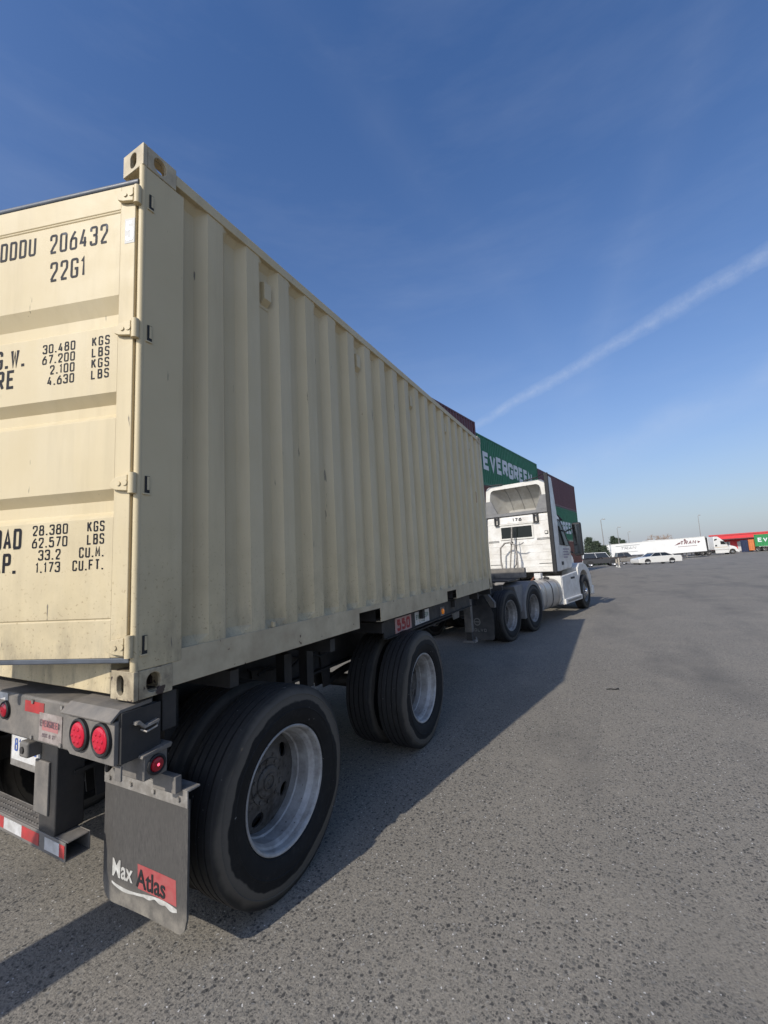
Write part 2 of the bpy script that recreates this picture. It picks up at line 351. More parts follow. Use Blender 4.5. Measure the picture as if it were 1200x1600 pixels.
def rubber_tyre(name, dust=(.105, .092, .074)):
    m, N, L, b = newmat(name); tc = N.new('ShaderNodeTexCoord'); v = tc.outputs['Object']
    sep = N.new('ShaderNodeSeparateXYZ'); L.new(v, sep.inputs[0])
    yy = nd(N, 'ShaderNodeMath', operation='MULTIPLY'); L.new(sep.outputs[1], yy.inputs[0]); L.new(sep.outputs[1], yy.inputs[1])
    zz = nd(N, 'ShaderNodeMath', operation='MULTIPLY_ADD'); L.new(sep.outputs[2], zz.inputs[0]); L.new(sep.outputs[2], zz.inputs[1]); L.new(yy.outputs[0], zz.inputs[2])
    rr = nd(N, 'ShaderNodeMath', operation='SQRT'); L.new(zz.outputs[0], rr.inputs[0])
    wob = noise(N, L, v, 3.2, 4, .55); wa = nd(N, 'ShaderNodeMath', operation='MULTIPLY_ADD'); wa.inputs[1].default_value = .10; L.new(wob, wa.inputs[0]); L.new(rr.outputs[0], wa.inputs[2])
    ring = ramp(N, L, wa.outputs[0], [(.488, 0), (.496, .9), (.54, .7), (.565, .15)])
    c0 = ramp(N, L, noise(N, L, v, 9, 5, .65), [(.3, (.0034, .0039, .0044)), (.75, (.0085, .009, .0095))])
    c = mixc(N, L, ring, c0, dust)
    tm_ = nd(N, 'ShaderNodeMapRange'); tm_.inputs[1].default_value = .5195; tm_.inputs[2].default_value = .5265; L.new(rr.outputs[0], tm_.inputs[0])
    tq = nd(N, 'ShaderNodeMath', operation='MULTIPLY'); L.new(tm_.outputs[0], tq.inputs[0]); L.new(ramp(N, L, noise(N, L, v, 14, 5, .7), [(.3, .35), (.7, 1)]), tq.inputs[1])
    c = mixc(N, L, tq.outputs[0], c, (.030, .029, .028))
    sp = noise(N, L, v, 22, 5, .7); c = mixc(N, L, ramp(N, L, sp, [(.55, 0), (.80, .4)]), c, (.050, .045, .038))
    fl = noise(N, L, v, 48, 2, .5); c = mixc(N, L, ramp(N, L, fl, [(.76, 0), (.77, .8)]), c, (.20, .19, .18))
    L.new(c, b.inputs['Base Color']); b.inputs['Roughness'].default_value = .7; b.inputs['Specular IOR Level'].default_value = .3
    bp = nd(N, 'ShaderNodeBump'); bp.inputs['Strength'].default_value = .15; bp.inputs['Distance'].default_value = .002; L.new(noise(N, L, v, 90, 3, .6), bp.inputs['Height']); L.new(bp.outputs[0], b.inputs['Normal'])
    return m
TYRE = rubber_tyre('tyre_rubber')
TYRE_DUSTY = rubber_tyre('tyre_rubber_dusty', (.06, .055, .047))
RIM = paint('white_rim_grimy', (.44, .435, .42), .45, .1, .18, 6, dirt=(.12, .105, .09), dirt_amt=.6, dscale=7, chips=(.08, .07, .06), chip_t=.70, chip_s=60)
RIM_GRIME = paint('wheel_disc_grimy', (.15, .142, .13), .6, .1, .3, 8, dirt=(.035, .029, .023), dirt_amt=.9, dscale=9, chips=(.04, .035, .03), chip_t=.6, chip_s=36)
HUB = paint('hub_greasy', (.045, .04, .036), .55, .3, .3, 20)
CHROME = plain('chrome', (.75, .75, .76), .12, 1)
WHITE = paint('tractor_white', (.68, .665, .62), .35, 0, .06, 2, dirt=(.38, .34, .28), dirt_amt=.5, dscale=4, coat=.2)
WHITE_DULL = paint('fairing_white', (.62, .605, .55), .5, 0, .08, 2, dirt=(.33, .30, .25), dirt_amt=.4, dscale=4)
GREYTRIM = paint('grey_plastic', (.15, .15, .15), .55, 0, .15, 5, dirt=(.24, .23, .21), dirt_amt=.4, dscale=6)
BLACKTRIM = paint('black_plastic', (.016, .016, .017), .6, 0, .2, 5, dirt=(.05, .046, .042), dirt_amt=.2, dscale=6)
GLASS = plain('dark_glass', (.012, .015, .014), .08); GLASS.node_tree.nodes['Principled BSDF'].inputs['Specular IOR Level'].default_value = .16
ALU = paint('aluminium_tank', (.52, .50, .46), .42, .55, .06, 2, dirt=(.14, .10, .07), dirt_amt=.5, dscale=3, streak=1)

# ------------------------------------------------------------------ stroke lettering
GL = {
 '0': [('sc', [(0,.25),(0,.75),(0,1),(.5,1),(1,1),(1,.75),(1,.25),(1,0),(.5,0),(0,0)])],
 '1': [('l', [(.2,.8),(.6,1),(.6,0)])],
 '2': [('s', [(0,.72),(0,1),(.5,1),(1,1),(1,.78),(1,.58),(.6,.4),(.06,.05)]), ('l', [(0,0),(1,0)])],
 '3': [('s', [(0,.78),(0,1),(.5,1),(1,1),(1,.78),(1,.54),(.4,.54)]), ('s', [(.4,.52),(1,.54),(1,.28),(1,0),(.5,0),(0,0),(0,.22)])],
 '4': [('l', [(.55,1),(0,.24),(1,.24)]), ('l', [(.74,.55),(.74,0)])],
 '5': [('l', [(.95,1),(.08,1),(.02,.56)]), ('s', [(.02,.56),(.5,.66),(1,.62),(1,.3),(1,0),(.5,0),(0,0),(0,.2)])],
 '6': [('s', [(.8,1),(.4,.8),(0,.48),(0,.22),(0,0),(.5,0),(1,0),(1,.25),(1,.36),(1,.6),(.5,.6),(.1,.6),(.04,.42)])],
 '7': [('l', [(0,1),(1,1),(.35,0)])],
 '8': [('sc', [(.06,.6),(.06,1),(.5,1),(.94,1),(.94,.6),(.5,.54)]), ('sc', [(0,.25),(0,.54),(.5,.54),(1,.54),(1,.25),(1,0),(.5,0),(0,0)])],
 '9': [('s', [(.2,0),(.6,.2),(1,.52),(1,.78),(1,1),(.5,1),(0,1),(0,.75),(0,.64),(0,.4),(.5,.4),(.9,.4),(.96,.58)])],
 '.': [('l', [(.35,.0),(.62,.0)])],
 'A': [('l', [(0,0),(.5,1),(1,0)]), ('l', [(.2,.3),(.8,.3)])],
 'B': [('l', [(0,0),(0,1)]), ('s', [(-.13,1),(.5,1),(.95,1),(.95,.78),(.95,.54),(.5,.54),(0,.54)]), ('s', [(0,.52),(.5,.54),(1,.54),(1,.28),(1,0),(.5,0),(-.13,0)])],
 'C': [('s', [(1,.72),(1,1),(.5,1),(0,1),(0,.7),(0,.3),(0,0),(.5,0),(1,0),(1,.28)])],
 'D': [('l', [(0,0),(0,1)]), ('s', [(-.13,1),(.5,1),(1,1),(1,.7),(1,.3),(1,0),(.5,0),(-.13,0)])],
 'E': [('l', [(1,1),(0,1),(0,0),(1,0)]), ('l', [(0,.52),(.82,.52)])],
 'F': [('l', [(1,1),(0,1),(0,0)]), ('l', [(0,.52),(.8,.52)])],
 'G': [('s', [(1,.75),(1,1),(.5,1),(0,1),(0,.7),(0,.3),(0,0),(.5,0),(1,0),(1,.26)]), ('l', [(1,.2),(1,.46),(.55,.46)])],
 'H': [('l', [(0,0),(0,1)]), ('l', [(1,0),(1,1)]), ('l', [(0,.5),(1,.5)])],
 'I': [('l', [(.5,0),(.5,1)])],
 'J': [('s', [(.9,1),(.9,.3),(.9,0),(.45,0),(0,0),(0,.25)])],
 'K': [('l', [(0,0),(0,1)]), ('l', [(.95,1),(.04,.40)]), ('l', [(.38,.62),(1,0)])],
 'L': [('l', [(0,1),(0,0),(.95,0)])],
 'M': [('l', [(0,0),(.05,1),(.5,.3),(.95,1),(1,0)])],
 'N': [('l', [(0,0),(0,1),(1,0),(1,1)])],
 'O': [('sc', [(0,.25),(0,.75),(0,1),(.5,1),(1,1),(1,.75),(1,.25),(1,0),(.5,0),(0,0)])],
 'P': [('l', [(0,0),(0,1)]), ('s', [(-.13,1),(.5,1),(1,1),(1,.78),(1,.48),(.5,.48),(0,.48)])],
 'R': [('l', [(0,0),(0,1)]), ('s', [(-.13,1),(.5,1),(1,1),(1,.78),(1,.48),(.5,.48),(0,.48)]), ('l', [(.48,.48),(1,0)])],
 'S': [('s', [(1,.78),(1,1),(.5,1),(0,1),(0,.78),(0,.56),(.5,.52),(1,.48),(1,.24),(1,0),(.5,0),(0,0),(0,.22)])],
 'T': [('l', [(0,1),(1,1)]), ('l', [(.5,1),(.5,0)])],
 'U': [('s', [(0,1),(0,.6),(0,.3),(0,0),(.5,0),(1,0),(1,.3),(1,.6),(1,1)])],
 'V': [('l', [(0,1),(.5,0),(1,1)])],
 'W': [('l', [(0,1),(.24,0),(.5,.85),(.76,0),(1,1)])],
 'Y': [('l', [(0,1),(.5,.45),(1,1)]), ('l', [(.5,.45),(.5,0)])],
 'Z': [('l', [(0,1),(1,1),(0,0),(1,0)])],
}
def chaikin(p, closed, it=3):
    for _ in range(it):
        q = []
        n = len(p)
        rng = range(n) if closed else range(n-1)
        if not closed: q.append(p[0])
        for i in rng:
            a, b = p[i], p[(i+1) % n]
            q.append((a[0]*.75+b[0]*.25, a[1]*.75+b[1]*.25)); q.append((a[0]*.25+b[0]*.75, a[1]*.25+b[1]*.75))
        if not closed: q.append(p[-1])
        p = q
    return p
def ribbon(mb, pts, closed, sw, fn, m=0):
    n = len(pts); Lf, Rt = [], []
    for i in range(n):
        p = Vector(pts[i])
        a = Vector(pts[i-1]) if (i > 0 or closed) else None
        b = Vector(pts[(i+1) % n]) if (i < n-1 or closed) else None
        t1 = (p-a).normalized() if a is not None and (p-a).length > 1e-9 else None
        t2 = (b-p).normalized() if b is not None and (b-p).length > 1e-9 else None
        t1 = t1 or t2; t2 = t2 or t1
        n1 = Vector((-t1.y, t1.x)); n2 = Vector((-t2.y, t2.x)); mm = (n1+n2)
        mm = mm.normalized() if mm.length > 1e-6 else n1
        k = sw/2/max(.62, mm.dot(n1)); Lf.append(fn(p+mm*k)); Rt.append(fn(p-mm*k))
    vs = Lf+Rt; fs = [(i, (i+1) % n, n+(i+1) % n, n+i) for i in range(n if closed else n-1)]
    mb.add(vs, fs, m)
def lettering(mb, text, O, U, V, Nn, h, cw, gap, sw, m=0, slant=0, rightalign=False, it=3):
    """h cap height, cw glyph width, gap spacing, sw stroke width; O is the lower-left corner of the text"""
    O, U, V, Nn = Vector(O), Vector(U), Vector(V), Vector(Nn)
    adv = [(.45 if ch == '.' else .6 if ch == ' ' else .55 if ch == '1' else 1)*cw + gap for ch in text]
    if rightalign: O = O - U*(sum(adv)-gap)
    x = 0
    for k, ch in enumerate(text):
        wdt = adv[k]-gap
        for j, (kind, pts) in enumerate(GL.get(ch, [])):
            p = [(sw/2 + a*(wdt-sw) if ch != '1' else a*wdt, sw/2 + c*(h-sw)) for a, c in pts]
            if ch == '.': p = [(wdt/2-sw*.6, sw*.6), (wdt/2+sw*.6, sw*.6)]
            if kind[0] == 's': p = chaikin(p, kind == 'sc', it)
            ribbon(mb, p, kind == 'sc', sw, lambda q, x=x, j=j: O + U*(x+q.x+slant*q.y) + V*q.y + Nn*(.0004*j), m)
        x += adv[k]
    return x
def fonttext(body, size, mat, name, parent, M, extrude=.0008, offset=.0, shear=0, sx=1.0):
    cu = bpy.data.curves.new(name, 'FONT'); cu.body = body; cu.size = size; cu.extrude = extrude; cu.offset = offset; cu.shear = shear; cu.resolution_u = 4
    o = bpy.data.objects.new(name, cu); COL.objects.link(o); bpy.context.view_layer.update()
    me = bpy.data.meshes.new_from_object(o.evaluated_get(bpy.context.evaluated_depsgraph_get())); bpy.data.objects.remove(o)
    me.transform(M @ Matrix.Scale(sx, 4, (1, 0, 0))); me.materials.clear(); me.materials.append(mat)
    return link(name, me, parent)
FACE_BACK = Matrix(((1, 0, 0, 0), (0, 0, -1, 0), (0, 1, 0, 0), (0, 0, 0, 1)))          # text facing -y
FACE_RIGHT = Matrix(((0, 0, 1, 0), (1, 0, 0, 0), (0, 1, 0, 0), (0, 0, 0, 1)))          # text facing +x, reads towards +y
def stadium(uw, vh, hw, hh, n=24, cu=None, cv=None):
    cu = uw/2 if cu is None else cu; cv = vh/2 if cv is None else cv
    r = min(hw, hh)/2; pts = []
    for i in range(n):
        t = 2*math.pi*(i+.5)/n; c, s_ = math.cos(t), math.sin(t)
        pts.append((cu + r*c + math.copysign(hw/2-r, c), cv + r*s_ + math.copysign(hh/2-r, s_)))
    return pts

# ------------------------------------------------------------------ ground
def gz(x, y):
    xx = max(-25, min(34, x)); k = max(0, min(1.25, (y-50)/42)); k = k*k*(3-2*k) if k < 1 else 1+(k-1)
    return -k*(.55 - .025*(xx-6))
def lines(a): return sorted(set(a))
gx = lines([-3000, -900, -300, -120, -60] + list(range(-40, 61, 5)) + [80, 150, 300, 900, 3000])
gy = lines([-600, -150, -40, -10] + list(range(0, 131, 6)) + [150, 200, 300, 900, 4000])
g = MB(); g.strip([[(x, y, gz(x, y)) for x in gx] for y in gy])
tag(g.build('ground', ASPH, smooth=60), 'worn grey asphalt yard with pale and dark aggregate', None, kind='structure')

# ------------------------------------------------------------------ the cream 20 ft container
ZB, ZT, CL, CW = 1.22, 3.811, 6.058, 2.438
box = thing('shipping_container', 'cream twenty-foot shipping container riding on the trailer chassis, one rear door ajar', 'container', (-CW/2, CL/2, ZB), worldcoords=True)
def casting(cx, cy, top):
    """corner casting; cx 0 right / -CW left, cy 0 rear / CL front"""
    sx, sy = (1 if cx == 0 else -1), (-1 if cy == 0 else 1); z0 = ZT-.118 if top else ZB
    mb = MB(); t = .024
    ex, ey = cx, cy
    x_in, y_in = cx - sx*.162, cy - sy*.178
    # end plate (normal y), side plate and top/bottom plate butted inside it
    mb.holed((min(ex, x_in), ey, z0), (1, 0, 0), (0, 0, 1), .162, .118, stadium(.162, .118, .05, .08, cu=.081 if top else (.068 if sx > 0 else .094)), t, (0, -sy, 0))
    ys = sorted((ey-sy*(t+.0005), y_in)); wy = ys[1]-ys[0]
    mb.holed((ex-sx*.0005, ys[0], z0+.0005), (0, 1, 0), (0, 0, 1), wy, .117, stadium(wy, .117, .064, .08, cu=(.089 - (ys[0]-min(ey, y_in)))), t, (-sx, 0, 0))
    xs_ = sorted((ex-sx*(t+.001), x_in)); wx = xs_[1]-xs_[0]
    mb.holed((xs_[0], ys[0], (z0+.117) if top else z0+.001), (1, 0, 0), (0, 1, 0), wx, wy, stadium(wx, wy, .060, .105), t*.9, (0, 0, -1 if top else 1))
    xa, xb = sorted((x_in, x_in+sx*.012)); ya, yb = sorted((y_in, y_in+sy*.012))
    mb.box(xa, xb, min(ey, y_in)+.002, max(ey, y_in)-.002, z0+.002, z0+.116)
    mb.box(min(ex, x_in)+.013, max(ex, x_in)-.002, ya, yb, z0+.002, z0+.116)
    zz = z0 if top else z0+.106
    mb.box(min(ex, x_in)+.013, max(ex, x_in)-.003, min(ey, y_in)+.013, max(ey, y_in)-.003, zz+.001, zz+.011)
    return mb.build('corner_casting', CREAM_WORN if not top else CREAM_TOP, box, bevel=.004)
for cx in (0, -CW):
    for cy in (0, CL):
        for top in (0, 1): casting(cx, cy, top)
# posts
for cx in (0, -CW):
    s_ = 1 if cx == 0 else -1
    mb = MB(); a, b = sorted((cx-s_*.004, cx-s_*.030)); mb.box(a, b, .018, .225, ZB+.118, ZT-.118)          # flat outer flange
    a, b = sorted((cx-s_*.031, cx-s_*.120)); mb.box(a, b, .055, .075, ZB+.119, ZT-.119)
    mb.build('corner_post', CREAM, box, bevel=.004)
    mb = MB(); mb.cyl((cx-s_*.019, .014, ZB+.118), (cx-s_*.019, .014, ZT-.118), .0165, n=20)              # rounded rear edge
    mb.build('post_edge', CREAM, box)
    mb = MB(); a, b = sorted((cx-s_*.004, cx-s_*.155)); mb.box(a, b, CL-.10, CL-.006, ZB+.118, ZT-.118); mb.build('corner_post', CREAM, box, bevel=.004)
# rails
for cx in (0, -CW):
    s_ = 1 if cx == 0 else -1
    a, b = sorted((cx-s_*.004, cx-s_*.064)); MB().box(a, b, .178, CL-.178, ZT-.083, ZT-.021).build('top_rail', CREAM, box, bevel=.004)
    p1, p2, pw = 1.824-.03, 3.874-.03, .35
    for a0, a1 in ((.178, p1), (p1+pw, p2), (p2+pw, CL-.178)):
        mb = MB(); xa, xb = sorted((cx-s_*.006, cx-s_*.012)); mb.box(xa, xb, a0, a1, ZB+.016, ZB+.172)
        xa, xb = sorted((cx-s_*.0125, cx-s_*.055)); mb.box(xa, xb, a0, a1, ZB+.016, ZB+.022); mb.box(xa, xb, a0, a1, ZB+.164, ZB+.170)
        mb.build('bottom_rail', CREAM_DIRT, box, bevel=.0015)
    for p in (p1, p2):
        mb = MB(); xa, xb = sorted((cx-s_*.006, cx-s_*.012)); mb.box(xa, xb, p, p+pw, ZB+.132, ZB+.1715)
        mb.build('pocket_lintel', CREAM_DIRT, box)
for p in (1.794, 3.844):                                                                # fork lift tunnels
    mb = MB(); mb.box(-CW+.06, -.06, p-.006, p, ZB+.02, ZB+.13); mb.box(-CW+.06, -.06, p+.35, p+.356, ZB+.02, ZB+.13); mb.box(-CW+.06, -.06, p, p+.35, ZB+.124, ZB+.13)
    mb.build('fork_pocket', STEEL_DK, box)
for cx, s_ in ((0, 1), (-CW, -1)):                                                     # little tie-down lugs on the bottom rail
    for y in (.83,):
        MB().box(*sorted((cx-s_*.028, cx-s_*.004)), y, y+.02, ZB+.173, ZB+.205).build('lashing_lug', CREAM, box, bevel=.004)
# corrugated walls
PER, OF, SL, IN = .2855, .104, .052, .0775
def wave(y0, y1, start_in=True):
    pts = [(y0, 1)]; y = y0 + .112; k = 0
    seq = [(SL, 0), (OF, 0), (SL, 1), (IN, 1)]
    d = 1; pts.append((y, 1)); i = 0
    while True:
        l, to = seq[i % 4]; y += l
        if y > y1-.04: break
        pts.append((y, to)); i += 1
    pts.append((y1, pts[-1][1])); return pts
def corr_wall(xo, s_, y0, y1, z0, z1, depth=.052):
    prof = wave(y0, y1); mb = MB(); rows = []
    for dz, k in ((0, .35), (.045, 1), (z1-z0-.045, 1), (z1-z0, .35)):
        rows.append([(xo - s_*depth*d*(k if d else 1) - (0 if d else s_*0.0), y, z0+dz) for y, d in prof])
    mb.strip(rows); return mb
for cx, s_ in ((0, 1), (-CW, -1)):
    o = corr_wall(cx-s_*.0115, s_, .216, CL-.098, ZB+.168, ZT-.079).build('side_wall', CREAM, box, smooth=0)
mb = MB(); rows = []
yy = .17; prof = []
while yy < CL-.2:
    prof += [(yy, 0), (yy+.09, 0), (yy+.105, .02), (yy+.195, .02)]; yy += .209
mb.strip([[(x, y, ZT-.045+h) for y, h in prof] for x in (-CW+.06, -.06)]); mb.build('roof', CREAM, box)
MB().box(-CW+.07, -.07, .08, CL-.1, ZB+.135, ZB+.165).build('floor', CREAM_DIRT, box)
MB().box(-CW+.16, -.16, CL-.045, CL-.03, ZB+.118, ZT-.1).build('front_wall', CREAM, box)
MB().box(-CW+.163, -.163, .05, .14, ZT-.21, ZT-.105).build('door_header', CREAM, box, bevel=.005)
mb = MB(); mb.box(-CW+.163, -.185, .012, .10, ZB+.012, ZB+.158); mb.build('door_sill', CREAM, box, bevel=.005)
MB().box(-CW+.164, -.164, .013, .09, ZB+.159, ZB+.178).build('sill_lip', CREAM_WORN, box)
# ventilators under the top rail (in the recesses)
for yv in (.830, 1.972, 3.114, 4.256, 5.398):
    z0 = 3.445; mb = MB(); xw = -.0115-.052
    mb.prism([(xw+.0005, z0), (xw+.040, z0+.035), (xw+.040, z0+.15), (xw+.0005, z0+.165)], 'y', yv, yv+.062)
    mb.box(xw+.0005, xw+.004, yv-.012, yv+.074, z0-.015, z0+.18)
    mb.build('vent_cover', CREAM, box, bevel=.003)
MB().box(-.0105, -.0085, 5.52, 5.55, 2.62, 2.80).build('sticker', paint('sticker_brown', (.32, .16, .05), .6, 0, .2, 20), box)

# ---- doors
PH = rad(18)
DOOR_W = 1.165
def door(hx, ang, s_, right):
    """hinge at (hx, -.008); local s runs from hinge towards the centre, n outward"""
    O = Vector((hx, -.008, 0)); dd = Vector((-s_*math.cos(ang), -math.sin(ang), 0)); nn = Vector((s_*math.sin(ang), -math.cos(ang), 0))
    F = lambda s, n, z: O + dd*s + nn*n + Vector((0, 0, z))
    def pbox(mb, s0, s1, n0, n1, z0, z1, m=0):
        vs = [F(s, n, z) for z in (z0, z1) for n in (n0, n1) for s in (s0, s1)]
        mb.add(vs, [(0, 2, 3, 1), (4, 5, 7, 6), (0, 1, 5, 4), (2, 6, 7, 3), (0, 4, 6, 2), (1, 3, 7, 5)], m)
    z0, z1 = 1.398, 3.590
    mb = MB()
    prof = [(z0, 0), (1.552, 0), (1.556, -.005), (1.562, 0), (1.99, 0), (2.000, -.008), (2.02, -.036), (2.072, -.036), (2.117, 0), (2.44, 0), (2.452, -.012), (2.47, -.036), (2.518, -.036), (2.563, 0),
            (2.88, 0), (2.900, -.030), (2.905, -.036), (2.962, -.036), (3.034, 0), (3.452, 0), (3.456, -.005), (3.461, 0), (3.466, 0), (3.470, -.005), (3.475, 0), (z1, 0)]
    mb.strip([[F(s, n-.002, z) for z, n in prof] for s in (.092, DOOR_W-.07)])
    d = mb.build('door', CREAM, box, smooth=25, bevel=.0025)
    mb = MB(); pbox(mb, .012, .0915, -.045, 0, z0, z1); pbox(mb, DOOR_W-.0695, DOOR_W, -.045, 0, z0, z1)
    pbox(mb, .0925, DOOR_W-.0705, -.052, -.044, z0+.001, z1-.001); mb.build('door_frame', CREAM, d, bevel=.004)
    # rubber gasket all round
    mb = MB()
    mb.tube([F(.0, -.012, z1+.014), F(DOOR_W, -.012, z1+.014)], .0165, 12)
    mb.build('gasket', GASKET, d)
    mb = MB(); pbox(mb, .004, DOOR_W, -.034, -.004, z0-.024, z0-.0005); mb.build('gasket', GASKET, d, bevel=.006)
    for hz in (3.515, 2.842, 2.128, 1.438):
        mb = MB(); vs = []
        out = [(.010, hz-.030), (.068, hz-.022), (.092, hz-.012), (.096, hz), (.092, hz+.016), (.068, hz+.034), (.010, hz+.042)]
        k = len(out); vs = [F(s, .0025, z) for s, z in out] + [F(s, .020, z) for s, z in out]
        mb.add(vs, [(i, (i+1) % k, k+(i+1) % k, k+i) for i in range(k)] + [tuple(range(k))[::-1], tuple(range(k, 2*k))])
        h = mb.build('hinge', CREAM, d, bevel=.003)
        mb = MB(); mb.cyl(F(-.004, .006, hz-.04), F(-.004, .006, hz+.05), .0165, n=14); mb.build('hinge_pin', CREAM, d)
        mb = MB(); mb.cyl(F(.05, .0195, hz+.004), F(.05, .025, hz+.004), .010, n=12); mb.build('rivet', CREAM, d)
        mb = MB(); mb.cyl(F(.020, .0195, hz+.006), F(.020, .024, hz+.006), .013, n=12); mb.build('rivet', CREAM, d)
    if right:
        U = -dd; V = Vector((0, 0, 1)); Nn = nn
        def T(text, sr, z, h, cw, gap, sw, mat, name='lettering'):            # sr: s coordinate of the RIGHT end
            mb = MB(); lettering(mb, text, F(sr, -.0008, z), U, V, Nn, h, cw, gap, sw, rightalign=True); return mb.build(name, mat, d, smooth=0)
        T('DDDU', .566, 3.322, .100, .042, .0140, .0118, INK)
        T('206432', .160, 3.312, .102, .042, .0145, .0115, INK_FADE)
        T('22G1', .279, 3.163, .103, .043, .0150, .0118, INK)
        T('M.G.W.', .596, 2.752, .094, .048, .012, .014, INK); T('TARE', .648, 2.648, .094, .046, .015, .014, INK)
        for i, (a, b) in enumerate((('30.480', 'KGS'), ('67.200', 'LBS'), ('2.100', 'KGS'), ('4.630', 'LBS'))):
            z = 2.797-i*.0535
            T(a, .318, z, .0455, .025, .0085, .0066, INK); T(b, .134, z, .0455, .024, .0105, .0066, INK)
        T('PAYLOAD', .562, 1.880, .094, .044, .010, .014, INK); T('CU.CAP.', .584, 1.770, .094, .044, .010, .014, INK)
        for i, (a, b) in enumerate((('28.380', 'KGS'), ('62.570', 'LBS'), ('33.2', 'CU.M.'), ('1.173', 'CU.FT.'))):
            z = 1.934-i*.0555
            T(a, .320 if i < 2 else .353, z, .0465, .026, .0085, .0066, INK); T(b, .134, z, .0465, .023, .0085, .0066, INK)
        mb = MB(); pbox(mb, .014, .066, .0004, .0010, 3.285, 3.412); mb.build('sticker', SILVER, d)
        mb = MB(); lettering(mb, '5', F(.060, .0016, 3.298), U, V, Nn, .10, .040, .0, .013); mb.build('lettering', plain('sticker_ink', (.80, .81, .84), .4), d, smooth=0)
    # locking bars towards the meeting edge
    for s in (.96, 1.10):
        mb = MB(); mb.cyl(F(s, .032, z0-.04), F(s, .032, z1+.04), .017, n=14)
        lb = mb.build('locking_bar', STEEL_LT, d)
        for zz in (1.48, 2.2, 2.75, 3.5):
            mb = MB(); pbox(mb, s-.045, s+.045, .001, .054, zz-.025, zz+.025); mb.build('bar_bracket', CREAM, lb, bevel=.004)
        mb = MB(); pbox(mb, s-.01, s+.06, .036, .050, 2.32 if s < 1 else 2.24, 2.345 if s < 1 else 2.265); mb.build('bar_handle', STEEL_LT, lb, bevel=.003)
    return d
door(-.022, PH, 1, True)
door(-CW+.022, 0, -1, False)
# rear right post: hinge lugs, dark blocks painted as shade in the slots
for hz in (3.515, 2.842, 2.128, 1.438):
    mb = MB(); mb.box(-.0065, .0005, .036, .057, hz-.034, hz+.042); p = mb.build('hinge_slot_shade', plain('slot_shade_dark', (.02, .02, .018), .8) if hz > 3.5 else bpy.data.materials['slot_shade_dark'], box)
    mb = MB(); mb.box(-.006, .0012, .045, .0565, hz-.020, hz+.040); mb.build('hinge_lug', CREAM, box, bevel=.001)
    mb = MB(); mb.box(-.006, .002, .028, .060, hz-.042, hz-.0345); mb.build('hinge_lug', CREAM, box, bevel=.001)

# ------------------------------------------------------------------ wheels (shared meshes)
WZ = .52
def tyre_mesh(name, mat, R=.530, hw=.138, flat=True, n=84):
    tr = hw-.028; prof = [(-.104, .300), (-.108, .318), (-.116, .324), (-.121, .328), (-.121, .334), (-.129, .346), (-hw+.001, .385), (-hw, .40), (-hw-.0025, .402), (-hw-.0025, .408), (-hw, .41), (-hw+.003, .455), (-hw+.008, .478), (-hw+.006, .481), (-hw+.008, .487), (-hw+.013, .492), (-tr-.006, R-.012), (-tr, R-.004)]
    gs = [-.074, -.026, .026, .074]
    for gx_ in gs: prof += [(gx_-.006, R), (gx_-.0045, R-.013), (gx_+.0045, R-.013), (gx_+.006, R)]
    prof += [(-a, r) for a, r in reversed(prof[:18])]
    mb = MB(); mb.lathe(prof, n)
    for r0, r1 in ():
        pass
    me = mb.mesh(name, mat, 40)
    for v in me.vertices:
        if v.co.z < -WZ: v.co.z = -WZ + (v.co.z+WZ)*.02
    # moulded rings on the sidewall
    return me
